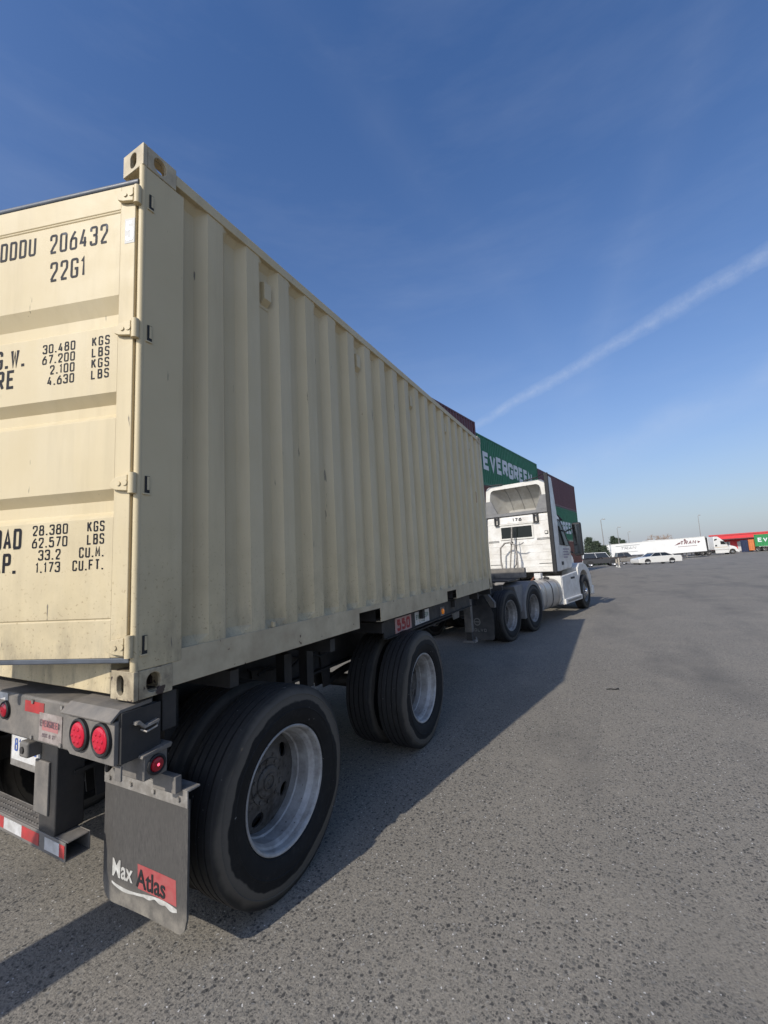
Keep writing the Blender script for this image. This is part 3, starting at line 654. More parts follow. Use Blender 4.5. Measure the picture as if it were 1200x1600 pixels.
def wheel_mesh(name, dish, mats, holes=5, hr=.039):
    """rim barrel plus hand-holed disc; dish is the x of the disc (negative: deep)"""
    mb = MB()
    mb.lathe([(.104, .298), (.112, .303), (.116, .312), (.113, .317), (.105, .316), (.103, .304), (.098, .2985), (.070, .2945), (.062, .284), (.040, .272), (-.010, .268), (-.030, .266), (-.036, .2575), (dish-.012, .257), (-.116, .29), (-.113, .315)], 72, m=0)
    # disc in polar sectors, each with a round hole
    r0, r1 = .120, .2565; k = holes; rm = .190
    for i in range(k):
        a0 = 2*math.pi*i/k; da = 2*math.pi/k; n = 28
        hole = [((da/2) + hr*math.cos(t)/rm, rm + hr*math.sin(t)) for t in [2*math.pi*(j+.5)/n for j in range(n)]]
        outp = []
        for (u, v) in hole:
            dx, dy = (u-da/2)*rm, v-rm; ts = []
            hw_ = da/2*rm
            if abs(dx) > 1e-9: ts.append(hw_/abs(dx))
            if dy > 1e-9: ts.append((r1-rm)/dy)
            if dy < -1e-9: ts.append((rm-r0)/-dy)
            t = min(ts); outp.append([da/2 + dx*t/rm, rm+dy*t])
        for cx, cy in ((0, r0), (da, r0), (0, r1), (da, r1)):
            q = min(range(n), key=lambda j: ((outp[j][0]-cx)*rm)**2+(outp[j][1]-cy)**2); outp[q] = [cx, cy]
        def P(u, v): 
            b = .5-.5*math.cos(math.pi*min(1, max(0, (v-r0)/(r1-r0)))*1.0)
            return (dish + (.030*(1-b)), v*math.cos(a0+u), v*math.sin(a0+u))
        vs = [P(u, v) for u, v in hole] + [P(u, v) for u, v in outp] + [(P(u, v)[0]-.014,)+P(u, v)[1:] for u, v in hole]
        mb.add(vs, [(j, (j+1) % n, n+(j+1) % n, n+j) for j in range(n)] + [(j, 2*n+j, 2*n+(j+1) % n, (j+1) % n) for j in range(n)], 1)
    x0 = dish+.030
    mb.lathe([(x0, .1205), (x0+.006, .118), (x0+.006, .085)], 40, m=1)
    mb.lathe([(x0+.004, .0855), (x0+.014, .082), (x0+.020, .070), (x0+.020, .046), (x0+.026, .044), (x0+.026, .034), (x0+.018, .032), (x0+.018, .014), (x0+.022, .012), (x0+.022, .0001)], 32, m=1)
    for i in range(10):
        t = 2*math.pi*(i+.5)/10; y, z = .105*math.cos(t), .105*math.sin(t)
        mb.cyl((x0+.003, y, z), (x0+.012, y, z), .010, n=6, m=1)
    return mb.mesh(name, mats, 24)
M_TYRE = tyre_mesh('tyre', TYRE); M_TYRE_T = tyre_mesh('tyre', TYRE_DUSTY)
M_WHEEL = wheel_mesh('wheel', -.078, [RIM, RIM_GRIME, HUB])
M_WHEEL_T = wheel_mesh('wheel', -.06, [paint('tractor_rim', (.34, .33, .31), .5, .3, .2, 8, dirt=(.10, .09, .08), dirt_amt=.6, dscale=9), RIM_GRIME, HUB])
M_WHEEL_IN = M_WHEEL
def put_wheel(parent, x, y, side, tm, wmesh, z=WZ, flip=False):
    """side +1: outer face looks +x"""
    rot = (0, 0, 0 if (side > 0) != flip else math.pi)
    o = link('wheel', wmesh, parent, loc=(x, y, z), rot=rot)
    link('tyre', tm, o); return o

# ------------------------------------------------------------------ container chassis
ch = thing('container_chassis', 'dusty black container chassis trailer with tandem axles under the cream container', 'trailer', (-CW/2, 3.5, 0), worldcoords=True)
XC = -CW/2
for s_ in (-1, 1):                                                       # main I-beams
    xb = XC + s_*.50
    mb = MB(); mb.box(xb-.065, xb+.065, .12, 8.6, 1.085, 1.105); mb.box(xb-.006, xb+.006, .12, 8.6, .80, 1.0845); mb.box(xb-.065, xb+.065, .12, 6.6, .78, .7995)
    mb.build('main_beam', STEEL_DK, ch)
for y in (.62, 1.55, 2.35, 3.3, 4.4, 5.5, 6.3, 7.2):
    mb = MB(); mb.box(-CW+.10, -.10, y-.03, y+.03, 1.106, 1.195); mb.build('cross_member', STEEL_DK, ch)
# rear bolster
mb = MB(); mb.box(-CW+.03, -.03, -.035, .135, .985, 1.185); mb.build('rear_bolster', STEEL_DUST, ch, bevel=.012)
for xa, xb in ((-.40, -.026), (-CW+.026, -CW+.40)):
    mb = MB(); mb.prism([(-.075, 1.165), (-.035, 1.200), (.10, 1.208), (.10, 1.190), (-.035, 1.1855), (-.070, 1.155)], 'x', xa, xb); mb.build('light_hood', STEEL_DUST, ch, bevel=.003)
    mb = MB(); mb.prism([(xa+.0, 1.03), (xa+.05, .992), (xb-.004, .992), (xb-.004, 1.158), (xa+.05, 1.158), (xa+.0, 1.12)], 'y', -.055, -.0352); mb.build('light_panel', STEEL_DUST, ch, bevel=.003)
for x in (-.108, -.268, -CW+.108, -CW+.268, -.99, -1.219, -1.45):
    small = -2 < x < -.5; r = .033 if small else .051; yb = -.0352 if small else -.0552
    mb = MB(); mb.lathe([(0, r*1.3), (.012, r*1.3), (.016, r*1.16), (.010, r*1.04), (.006, r*1.0)], 32)
    me = mb.mesh('grommet', RUBBER_BLK); tl = link('tail_light', me, ch, loc=(x, yb, 1.084 if not small else 1.10), rot=(0, 0, -math.pi/2))
    mb = MB(); mb.lathe([(.006, r*1.02), (.014, r*.97), (.018, r*.8), (.020, r*.4), (.0205, .0001)], 32)
    for i in range(7 if not small else 1):
        t = i*math.pi/3; rr_ = 0 if i == 6 or small else r*.55
        mb.lathe([(.0195, r*.16), (.023, r*.1), (.024, .0001)], 8, c=(0, rr_*math.cos(t), rr_*math.sin(t)))
    link('lens', mb.mesh('lens', REDLENS if not small else REDLENS_DIM), tl)
# tape, sticker, licence plate
mb = MB(); mb.box(-.80, -.62, -.0372, -.0353, 1.115, 1.165); mb.build('reflective_tape', TAPE_R, ch)
mb = MB(); mb.box(-1.20, -.98, -.0372, -.0353, 1.145, 1.18); mb.build('reflective_tape', TAPE_W, ch)
st = MB().box(-.655, -.455, -.0385, -.0355, 1.00, 1.125).build('sticker', paint('sticker_dirty', (.36, .31, .28), .6, 0, .2, 15, dirt=(.16, .13, .11), dirt_amt=.7, dscale=22), ch)
mb = MB(); mb.box(-.625, -.485, -.0398, -.0387, 1.05, 1.095); mb.build('sticker_print', PINK, st)
mb = MB(); lettering(mb, 'EVERGREEN', (-.642, -.041, 1.066), (1, 0, 0), (0, 0, 1), (0, -1, 0), .030, .0155, .004, .0045)
mb.build('lettering', plain('sticker_text', (.12, .08, .09), .6), st, smooth=0); mb = MB(); lettering(mb, '800 8 27', (-.62, -.041, 1.022), (1, 0, 0), (0, 0, 1), (0, -1, 0), .016, .011, .005, .003); mb.build('lettering', bpy.data.materials['sticker_text'], st, smooth=0)
lp = MB().box(-1.17, -.87, .065, .069, .80, .955).build('licence_plate', PLATE_W, ch, bevel=.001)
mb = MB(); lettering(mb, '8126 J', (-1.135, .063, .845), (1, 0, 0), (0, 0, 1), (0, -1, 0), .065, .034, .012, .009); mb.build('lettering', BLUEINK, lp, smooth=0)
MB().box(-1.19, -.85, .070, .08, .765, .975).build('plate_bracket', STEEL_LT, ch)
# plate-lamp stub
mb = MB(); mb.box(-.90, -.815, -.015, .20, .880, .955); sb = mb.build('lamp_stub', STEEL_DUST, ch, bevel=.012)
MB().cyl((-.858, -.021, .918), (-.858, -.0155, .918), .016).build('bolt', STEEL_DK, sb)
# under-ride guard
for x in (-.815, -CW+.665):
    mb = MB(); mb.box(x, x+.150, .045, .175, .5325, .9845); mb.build('guard_strut', STEEL_DK, ch, bevel=.008)
    mb = MB(); mb.box(x-.03, x+.10, .034, .0445, .62, .86); mb.build('strut_plate', STEEL_DUST, ch, bevel=.003)
    mb = MB(); mb.prism([(.1755, .9845), (.42, .9845), (.1755, .70)], 'x', x+.06, x+.075); mb.build('gusset', STEEL_DK, ch)
gd = MB(); gy0, gy1, gz0, gz1 = .045, .155, .448, .532
for (ya, yb, za, zb) in ((gy0, gy0+.008, gz0, gz1), (gy1-.008, gy1, gz0, gz1), (gy0+.0081, gy1-.0081, gz1-.008, gz1), (gy0+.0081, gy1-.0081, gz0, gz0+.008)):
    gd.box(-CW+.565, -.565, ya, yb, za, zb)
gdo = gd.build('underride_guard', STEEL_DUST, ch, bevel=.004)
for k, (xa, xb, m_) in enumerate(((-.612, -.568, TAPE_R), (-.745, -.613, TAPE_W), (-.97, -.80, TAPE_R), (-1.16, -.971, TAPE_W), (-1.36, -1.161, TAPE_R), (-1.58, -1.361, TAPE_W))):
    MB().box(xa, xb, gy0-.0018, gy0-.0003, gz0+.018, gz1-.012).build('reflective_tape', m_, gdo)
mb = MB()
for i in range(30):
    for j in range(3):
        x = -.86-i*.028-(j % 2)*.014; y = gy0+.025+j*.026; mb.cyl((x, y, gz1), (x, y, gz1+.004), .006, .0035, n=6)
t_ = mb.build('tread_studs', STEEL_DUST, gdo); t_['kind'] = 'stuff'
# bolster end plate, twist lock, lamp box, mud flap (right side; left mirrored)
for s_ in (1, -1):
    X = (lambda x: x) if s_ > 0 else (lambda x: -CW-x)
    def bx(mb, x0, x1, *r): return mb.box(min(X(x0), X(x1)), max(X(x0), X(x1)), *r)
    mb = MB(); bx(mb, -.0295, -.018, -.034, .135, .99, 1.186); mb.build('end_plate', STEEL_DK, ch, bevel=.003)  # darker steel than the bolster, painting in the shade under the casting
    mb = MB(); bx(mb, -.066, -.024, -.030, -.022, .925, .9845); mb.build('end_flange', STEEL_DUST, ch, bevel=.002)
    mb = MB(); mb.cyl((X(-.08), .085, 1.186), (X(-.08), .085, 1.219), .045, n=20); mb.box(X(-.08)-.03, X(-.08)+.03, .04, .13, 1.2192, 1.245); mb.build('twist_lock', STEEL_DK, ch)
    mb = MB(); xs2 = sorted((X(-.0175), X(.004)))
    mb.prism([(.012, 1.128), (.024, 1.130), (.050, 1.104), (.112, 1.112), (.116, 1.120), (.112, 1.123), (.055, 1.114), (.030, 1.140), (.014, 1.140)], 'x', *xs2)
    mb.tube([(X(-.0175), .045, 1.098), (X(.008), .055, 1.090), (X(.008), .10, 1.098), (X(-.0175), .12, 1.106)], .004, 6)
    mb.cyl((X(-.0175), .02, 1.134), (X(.008), .02, 1.134), .007, n=8)
    mb.build('twist_lock_handle', STEEL_LT, ch)
    mb = MB(); bx(mb, -.16, -.03, .15, .22, 1.05, 1.215); mb.build('lock_housing', STEEL_DK, ch, bevel=.006)
    # lamp box
    mb = MB(); bx(mb, -.180, .000, .050, .155, .893, .990); lb = mb.build('lamp_box', STEEL_DUST, ch, bevel=.006)
    mb = MB(); xs = sorted((X(-.200), X(.010))); mb.prism([(.036, .988), (.040, .9985), (.165, 1.012), (.172, 1.004), (.165, .9905), (.05, .9905)], 'x', *xs); mb.build('lamp_box_lid', STEEL_DUST, lb, bevel=.002)
    me = MB().lathe([(0, .040), (.008, .040), (.011, .034), (.006, .028)], 28).mesh('grommet', RUBBER_BLK)
    tl = link('marker_light', me, lb, loc=(X(.0003), .103, .943), rot=(0, 0, 0 if s_ > 0 else math.pi))
    link('lens', MB().lathe([(.004, .029), (.012, .026), (.016, .015), (.017, .0001)], 24).mesh('lens', REDLENS_DIM), tl)
    link('bulb', MB().lathe([(.0165, .006), (.019, .004), (.0195, .0001)], 10).mesh('bulb', plain('bulb_glow', (.9, .05, .1), .2, 0, (1, .08, .14), 2.2) if s_ > 0 else bpy.data.materials['bulb_glow']), tl)
    # bracket and flap
    mb = MB(); xs = sorted((X(-.54), X(.075))); mb.box(*xs, .1965, .2035, .735, .806); mb.box(*xs, .2040, .262, .798, .806)
    fb = mb.build('flap_bracket', STEEL_LT, ch, bevel=.002)
    mb = MB(); bx(mb, -.115, .040, .165, .1955, .80, .868); mb.build('bracket_arm', STEEL_DUST, fb, bevel=.003)
    for x in (-.49, -.32, -.15, .022):
        MB().cyl((X(x), .188, .765), (X(x), .1962, .765), .011, n=6).build('bolt', STEEL_LT, fb)
    fm, FN, FL_, fb_ = newmat('mud_flap_rubber_%d' % (0 if s_ > 0 else 1))
    tcn = FN.new('ShaderNodeTexCoord')
    n1 = noise(FN, FL_, tcn.outputs['Object'], 120, 6, .8, (1, 1, .22)); n2 = noise(FN, FL_, tcn.outputs['Object'], 5, 5, .6)
    c = ramp(FN, FL_, n1, [(.3, (.034, .032, .030)), (.72, (.098, .090, .080))])
    c = mixc(FN, FL_, ramp(FN, FL_, n2, [(.35, 0), (.7, .6)]), c, (.058, .054, .048))
    sp_ = FN.new('ShaderNodeSeparateXYZ'); FL_.new(tcn.outputs['Object'], sp_.inputs[0])
    mrn = nd(FN, 'ShaderNodeMapRange'); mrn.inputs[1].default_value = .33; mrn.inputs[2].default_value = .24; FL_.new(sp_.outputs[2], mrn.inputs[0])
    mul = nd(FN, 'ShaderNodeMath', operation='MULTIPLY'); FL_.new(mrn.outputs[0], mul.inputs[0]); FL_.new(ramp(FN, FL_, noise(FN, FL_, tcn.outputs['Object'], 14, 5, .7), [(.3, .1), (.7, .9)]), mul.inputs[1])
    c = mixc(FN, FL_, mul.outputs[0], c, (.24, .215, .175)); FL_.new(c, fb_.inputs['Base Color']); fb_.inputs['Roughness'].default_value = .75
    # slightly curved sheet with rounded lower corners
    rows = []; nx, nz = 44, 40; mb = MB(); x0_, x1_, zb_, zt_ = -.565, .070, .205, .766
    for fr in (0, 1):
        rw = []
        for j in range(nz+1):
            t = j/nz; row = []
            for i in range(nx+1):
                u = i/nx; x = x0_+(x1_-x0_)*u; z = zb_+(zt_-zb_)*t
                e = min(x-x0_, x1_-x); rr = .07
                if e < rr: z = max(z, zb_ + rr - math.sqrt(max(0, rr*rr-(rr-e)**2)) + (z-zb_)*0)
                x -= .035*(1-t)*(u)*0.9 if s_ > 0 else 0
                y = .2055 + .035*max(0, .16-u)**1.0*2.0 + .02*(1-t)*math.sin(u*2.2) + fr*.010
                row.append((X(x), y, z))
            rw.append(row)
        rows.append(rw)
    mb.strip(rows[0]); mb.strip(rows[1])
    for i in range(nx): mb.add([rows[0][0][i], rows[0][0][i+1], rows[1][0][i+1], rows[1][0][i]], [(0, 1, 2, 3)])
    for j in range(nz):
        for q in (0, nx): mb.add([rows[0][j][q], rows[0][j+1][q], rows[1][j+1][q], rows[1][j][q]], [(0, 1, 2, 3)])
    fl = mb.build('mud_flap', fm, ch, smooth=40)
    if s_ > 0:
        def FY(x, z):
            t = (z-zb_)/(zt_-zb_); u = (x-x0_)/(x1_-x0_); return .2055 + .02*(1-t)*math.sin(u*2.2) + .07*max(0, .16-u)
        def drape(o, eps):
            for v in o.data.vertices: v.co.y = FY(v.co.x, v.co.z) - eps + (v.co.y)
        def sub(poly, n):
            return poly
        o = fonttext('Max', .108, WHITEINK, 'lettering', fl, Matrix.Translation((-.482, 0, .326)) @ FACE_BACK, .0004, .0022, .06, .82); drape(o, .0022)
        mb = MB(); 
        for i in range(8):
            xa, xb = -.290+i*.0333, -.290+(i+1)*.0333; mb.add([(xa, 0, .312), (xb, 0, .312), (xb, 0, .418), (xa, 0, .418)], [(0, 1, 2, 3)])
        o = mb.build('red_panel', FLAPRED, fl); drape(o, .0014)
        o = fonttext('Atlas', .112, BLACKTRIM, 'lettering', fl, Matrix.Translation((-.300, 0, .322)) @ FACE_BACK, .0004, .0016, .06, .90); drape(o, .0034)
        mb = MB(); top, bot = [], []
        for i in range(41):
            u = i/40; x = -.483+u*.462; z = .303 - .012*math.sin(u*6.0) - .004
            hh = .009+.007*max(0, math.sin(u*9.0)) + (.011*abs(math.sin((u-.5)*19)) if u > .5 else .006*u); top.append((x, 0, z)); bot.append((x, 0, z-hh))
        mb.strip([top, bot]); o = mb.build('white_wave', WHITEINK, fl); drape(o, .0016)
# axles, duals, suspension
AX = (.855, 2.825)
XO = .056-.112                                                                       # centre of the outer dual
for y in AX:
    MB().cyl((-CW+.1, y, WZ), (-.1, y, WZ), .065, n=18).build('axle', STEEL_DK, ch)
    for s_ in (1, -1):
        xo = XO if s_ > 0 else -CW-XO
        put_wheel(ch, xo, y, s_, M_TYRE, M_WHEEL); put_wheel(ch, xo-s_*.335, y, s_, M_TYRE, M_WHEEL, flip=True)
        xs = xo-s_*.62
        MB().cyl((xs+.07*s_, y, WZ), (xs+.17*s_, y, WZ), .205, n=28).build('brake_drum', RUSTY, ch)
        mb = MB(); pts = [(y+t*.5, .66 + .055*(1-t*t)) for t in [i/6-1 for i in range(13)]]
        mb.prism(pts + [(a, b-.045) for a, b in reversed(pts)], 'x', xs-.10, xs-.03); mb.build('leaf_spring', STEEL_DK, ch)
        for yy in (y-.56, y+.56):
            mb = MB(); mb.prism([(yy-.09, .98), (yy+.09, .98), (yy+.05, .62), (yy-.05, .62)], 'x', xs-.115, xs-.105); mb.prism([(yy-.09, .98), (yy+.09, .98), (yy+.05, .62), (yy-.05, .62)], 'x', xs-.025, xs-.015); mb.build('spring_hanger', STEEL_DK, ch)
for y0_, y1_ in ((1.36, 1.44), (1.62, 1.70), (.42, .5)):                             # posts between beam and side rail, seen above the rear wheel
    mb = MB(); mb.box(-.48, -.40, y0_, y1_, .80, 1.105); mb.build('outrigger', STEEL_DK, ch)
# side channel that carries the number plate, amber lamp
mb = MB(); mb.box(-.165, -.150, 2.45, 5.2, 1.03, 1.195); mb.box(-.1495, -.115, 2.45, 5.2, 1.03, 1.038); mb.build('side_channel', STEEL_DK, ch)
pl = MB().box(-.149, -.144, 2.68, 3.06, 1.042, 1.185).build('number_plate', paint('plate_pink', (.50, .30, .27), .6, 0, .15, 10, dirt=(.22, .16, .13), dirt_amt=.4, dscale=12), ch)
mb = MB(); lettering(mb, '550', (-.1425, 2.715, 1.058), (0, 1, 0), (0, 0, 1), (1, 0, 0), .112, .088, .02, .028); mb.build('lettering', REDINK, pl, smooth=0)
pl = MB().box(-.149, -.144, 3.16, 3.56, 1.05, 1.185).build('plate', PLATE_W, ch)
mb = MB(); lettering(mb, 'EVERGREEN', (-.1425, 3.185, 1.105), (0, 1, 0), (0, 0, 1), (1, 0, 0), .05, .032, .007, .010); lettering(mb, 'LINE', (-.1425, 3.27, 1.062), (0, 1, 0), (0, 0, 1), (1, 0, 0), .028, .032, .01, .006)
mb.build('lettering', GREENINK, pl, smooth=0)
lm = MB().box(-.149, -.143, 3.93, 4.08, 1.045, 1.15).build('lamp_plate', STEEL_DUST, ch)
link('side_marker', MB().lathe([(0, .034), (.014, .032), (.02, .02), (.021, .0001)], 20).mesh('side_marker', AMBER), ch, loc=(-.1425, 4.0, 1.098))
# landing gear
for s_ in (1, -1):
    x = -.46 if s_ > 0 else -CW+.46
    mb = MB(); mb.box(x-.06, x+.06, 6.02, 6.14, .50, 1.10); lg = mb.build('landing_leg', STEEL_DUST, ch, bevel=.004)
    mb = MB(); mb.box(x-.048, x+.048, 6.032, 6.128, .36, .499); mb.build('inner_leg', STEEL_DK, lg)
    mb = MB(); mb.prism([(5.99, .33), (6.17, .33), (6.14, .36), (6.02, .36)], 'x', x-.11, x+.11); mb.tube([(x+.07, 6.08, .33), (x+.11, 6.1, .38), (x+.09, 6.14, .40)], .012); mb.build('foot', STEEL_LT, lg, bevel=.004)
    mb = MB(); mb.prism([(5.05, 1.10), (5.55, 1.10), (5.50, .82), (5.22, .82)], 'x', x-.02*s_+.04, x-.02*s_+.05); mb.build('gear_brace', STEEL_DUST, ch)
mb = MB(); mb.box(-CW+.5, -.5, 6.05, 6.11, .78, .86); mb.build('cross_shaft', STEEL_DK, ch)
# front bolster and gooseneck
mb = MB(); mb.box(-CW+.04, -.04, 9.42, 9.62, 1.225, 1.455); mb.build('front_bolster', STEEL_DUST, ch, bevel=.008)
for xg in (XC-.46, XC+.34): MB().box(xg, xg+.12, 8.3, 9.42, 1.108, 1.30).build('gooseneck_beam', STEEL_DUST, ch)
mb = MB(); mb.box(-CW+.2, -.2, 8.2, 9.5, 1.196, 1.2245); mb.build('kingpin_plate', STEEL_DK, ch)
# air lines under the deck
for k in range(3):
    pts = [(-.55-.1*k, 1.25+.12*i, .98+.03*math.sin(i*1.7+k)) for i in range(9)]
    MB().tube(pts, .010, 6).build('air_line', RUBBER_BLK, ch)
mb = MB(); mb.cyl((XC-.35, 1.83, .82), (XC+.35, 1.83, .82), .13, n=20); mb.build('air_tank', STEEL_DK, ch)

# ------------------------------------------------------------------ the white tractor (local: x right, y forward, origin on ground under the tandem)
tr = thing('semi_tractor', 'white day-cab semi tractor with roof fairing, turned slightly, hauling the cream container', 'truck', (-1.22, 8.95, 0), -rad(11.4))
for s_ in (1, -1):
    for y in (-.66, .68):
        put_wheel(tr, s_*1.105, y, s_, M_TYRE_T, M_WHEEL_T); put_wheel(tr, s_*.77, y, s_, M_TYRE_T, M_WHEEL_T, flip=True)
    # frame rails
    mb = MB(); xa, xb = sorted((s_*.40, s_*.47)); mb.box(xa, xb, -1.3, 5.6, .74, .98); mb.build('frame_rail', STEEL_DK, tr)
for y in (-.66, .68): MB().cyl((-1.0, y, WZ), (1.0, y, WZ), .08).build('axle', STEEL_DK, tr)
for y in (-1.2, .0, 1.3, 2.6): MB().box(-.395, .395, y-.04, y+.04, .78, .94).build('cross_member', STEEL_DK, tr)
mb = MB(); mb.prism([(-.45, 1.0), (.45, 1.0), (.38, 1.10), (-.30, 1.10)], 'x', -.42, .42); mb.build('fifth_wheel', STEEL_DK, tr, bevel=.01)
MB().box(-.62, .62, 1.45, 2.9, .985, 1.005).build('deck_plate', STEEL_LT, tr)
# steer axle wheels with bright hub
M_STEER = MB()
M_STEER.lathe([(.104, .296), (.112, .303), (.116, .312), (.105, .316), (.103, .304), (.09, .295), (.07, .285), (.055, .262)], 48, m=0)
M_STEER.lathe([(.055, .262), (.075, .245), (.085, .20), (.095, .16), (.095, .1)], 48, m=0)
M_STEER.lathe([(.095, .1), (.15, .095), (.175, .07), (.18, .0001)], 32, m=1)
for i in range(10):
    t = 2*math.pi*i/10; M_STEER.cyl((.09, .135*math.cos(t), .135*math.sin(t)), (.15, .135*math.cos(t), .135*math.sin(t)), .017, .008, 10, m=1)
    M_STEER.cyl((.078, .215*math.cos(t+.3), .215*math.sin(t+.3)), (.0835, .215*math.cos(t+.3), .215*math.sin(t+.3)), .026, n=12, m=2)
me_steer = M_STEER.mesh('wheel', [paint('steer_rim', (.22, .215, .20), .5, .5, .2, 8, dirt=(.08, .07, .06), dirt_amt=.5), CHROME, BLACKTRIM])
for s_ in (1, -1): put_wheel(tr, s_*1.085, 5.28, s_, M_TYRE_T, me_steer)
MB().cyl((-1.0, 5.28, WZ), (1.0, 5.28, WZ), .06).build('axle', STEEL_DK, tr)
# drive fenders (three-piece plastic): arc over the forward wheel running back between the wheels
for s_ in (1, -1):
    arc = []
    for i in range(23):
        t = rad(196 - i*(196-(-12))/22); arc.append((.68+.625*math.cos(t), .52+.63*math.sin(t)))
    xa, xb = sorted((s_*.62, s_*1.235)); mb = MB()
    inner = [(.68+(a-.68)*.955, .52+(b-.52)*.955) for a, b in arc]
    mb.prism(arc + inner[::-1], 'x', xa, xb)
    fd = mb.build('fender', GREYTRIM, tr, bevel=.008)
    lipx = sorted((s_*1.2355, s_*1.205)); low = [(.68+(a-.68)*.90, .52+(b-.52)*.90) for a, b in inner]
    mb = MB(); mb.prism(inner + low[::-1], 'x', *lipx); mb.build('fender_lip', GREYTRIM, fd)
    mb = MB(); mb.prism([(-.30, 1.08), (.18, 1.10), (.12, .56), (-.02, .50), (-.02, .62)], 'x', *sorted((s_*.64, s_*1.18))); mb.build('fender_skirt', GREYTRIM, fd)
    # mud flap and hanger behind the drive wheels
    mb = MB(); mb.prism([(s_*.60, 1.09), (s_*1.02, 1.09), (s_*1.21, .86), (s_*1.21, .76), (s_*1.13, .76), (s_*.99, 1.0), (s_*.60, 1.0)], 'y', -1.40, -1.33); mb.build('flap_hanger', STEEL_DUST, tr)
    mb = MB(); mb.prism([(s_*.60, .98), (s_*.97, .98), (s_*1.12, .74), (s_*1.17, .62), (s_*1.15, .16), (s_*1.10, .13), (s_*.60, .13)], 'y', -1.385, -1.375); fl = mb.build('mud_flap', paint('tractor_flap_%d' % s_, (.03, .03, .03), .7, 0, .25, 6, dirt=(.09, .08, .07), dirt_amt=.4), tr)
    if s_ > 0:
        mb = MB(); 
        ring = [(.80+.075*math.cos(2*math.pi*i/24), -1.3865, .47+.075*math.sin(2*math.pi*i/24)) for i in range(24)]; ring2 = [(.80+.055*math.cos(2*math.pi*i/24), -1.3865, .47+.055*math.sin(2*math.pi*i/24)) for i in range(24)]
        mb.strip([ring, ring2], closed=True); mb.add([(.74, -1.388, .46), (.86, -1.388, .46), (.86, -1.388, .48), (.74, -1.388, .48)], [(0, 1, 2, 3)])
        lettering(mb, 'VOLVO', (.66, -1.3865, .28), (1, 0, 0), (0, 0, 1), (0, -1, 0), .06, .052, .018, .012)
        mb.build('lettering', plain('flap_print', (.16, .155, .145), .7), fl, smooth=0)
# fuel tanks
for s_ in (1, -1):
    pts = []
    for i in range(28):
        t = 2*math.pi*i/28; c_, q_ = math.cos(t), math.sin(t)
        pts.append((s_*(.87 + .335*math.copysign(abs(c_)**.72, c_)), .70+.385*math.copysign(abs(q_)**.72, q_)))
    tk = MB().prism(pts, 'y', 1.36, 2.86).build('fuel_tank', ALU, tr, smooth=50, bevel=.02)
    for y in (1.62, 2.10, 2.6):
        p2 = [(s_*.87+(a-s_*.87)*1.012, .70+(b-.70)*1.012) for a, b in pts]
        MB().prism(p2, 'y', y, y+.06).build('tank_strap', STEEL_LT if y != 2.10 else STEEL_DK, tk, smooth=50)
    MB().cyl((s_*.95, 2.45, 1.06), (s_*.98, 2.45, 1.14), .07).build('filler_cap', STEEL_DK, tk)
    # side fairing with step
    mb = MB(); xa = sorted((s_*1.14, s_*1.225)); mb.prism([(2.95, .34), (4.62, .40), (4.66, .52), (4.60, .98), (4.45, 1.20), (2.95, 1.12)], 'x', *xa); sf = mb.build('side_fairing', WHITE, tr, bevel=.02)
    mb = MB(); mb.box(*sorted((s_*1.2255, s_*1.275)), 2.95, 4.60, .36, .50); mb.build('step', WHITE, sf, bevel=.012)
    mb = MB(); mb.box(*sorted((s_*1.2755, s_*1.28)), 3.1, 4.45, .40, .46); mb.build('step_tread', STEEL_LT, sf)
    mb = MB(); mb.box(*sorted((s_*.5, s_*1.21)), 2.90, 2.945, .36, 1.14); mb.build('fairing_edge', WHITE_DULL, sf, bevel=.01)
    mb = MB(); mb.box(*sorted((s_*1.2255, s_*1.229)), 3.75, 4.15, 1.0, 1.06); mb.build('vent_slot', BLACKTRIM, sf)
# cab: side outline pulled across with a slight tumblehome
CABP = [(3.20, 1.24), (4.62, 1.30), (4.66, 1.95), (4.56, 2.05), (4.06, 2.86), (3.90, 2.96), (3.26, 2.98), (3.20, 2.93)]
def tumble(z): return 1.06 if z < 2.0 else 1.06-.10*(z-2.0)
mb = MB(); n = len(CABP)
vs = [(-tumble(z), y, z) for y, z in CABP] + [(tumble(z), y, z) for y, z in CABP]
mb.add(vs, [(i, (i+1) % n, n+(i+1) % n, n+i) for i in range(n)] + [tuple(range(n))[::-1], tuple(range(n, 2*n))])
cab = mb.build('cab', WHITE, tr, bevel=.035, seg=3)
# ribs pressed into the back wall
for z in (1.42, 1.62, 1.84, 2.06, 2.76):
    for xa, xb in ((-.97, -.60), (-.54, .44), (.52, .97)):
        if 2.2 < z < 2.7 and xa == -.54: continue
        MB().box(xa, xb, 3.193, 3.2005, z-.016, z+.016).build('wall_rib', WHITE, cab, bevel=.004)
for z in (1.50, 2.20, 2.235):
    MB().box(.56, .97, 3.19, 3.2005, z-.010, z+.004).build('trim_strip', BLACKTRIM, cab)
    MB().box(-.97, -.62, 3.19, 3.2005, z-.010, z+.004).build('trim_strip', BLACKTRIM, cab)
mb = MB(); mb.box(-.56, .48, 3.170, 3.2004, 2.245, 2.69); wf = mb.build('rear_window', WHITE_DULL, cab, bevel=.012)
mb = MB(); mb.box(-.515, .435, 3.164, 3.1695, 2.295, 2.635); mb.build('pane', GLASS, wf, bevel=.002)
mb = MB(); mb.box(-.60, .52, 3.150, 3.1695, 2.70, 2.735); mb.build('rain_lip', WHITE_DULL, wf)
mb = MB(); mb.box(.80, .90, 3.165, 3.2004, 2.345, 2.445); l_ = mb.build('work_lamp', BLACKTRIM, cab, bevel=.02)
MB().box(.815, .885, 3.160, 3.1645, 2.36, 2.43).build('lamp_lens', WHITE_DULL, l_, bevel=.01)
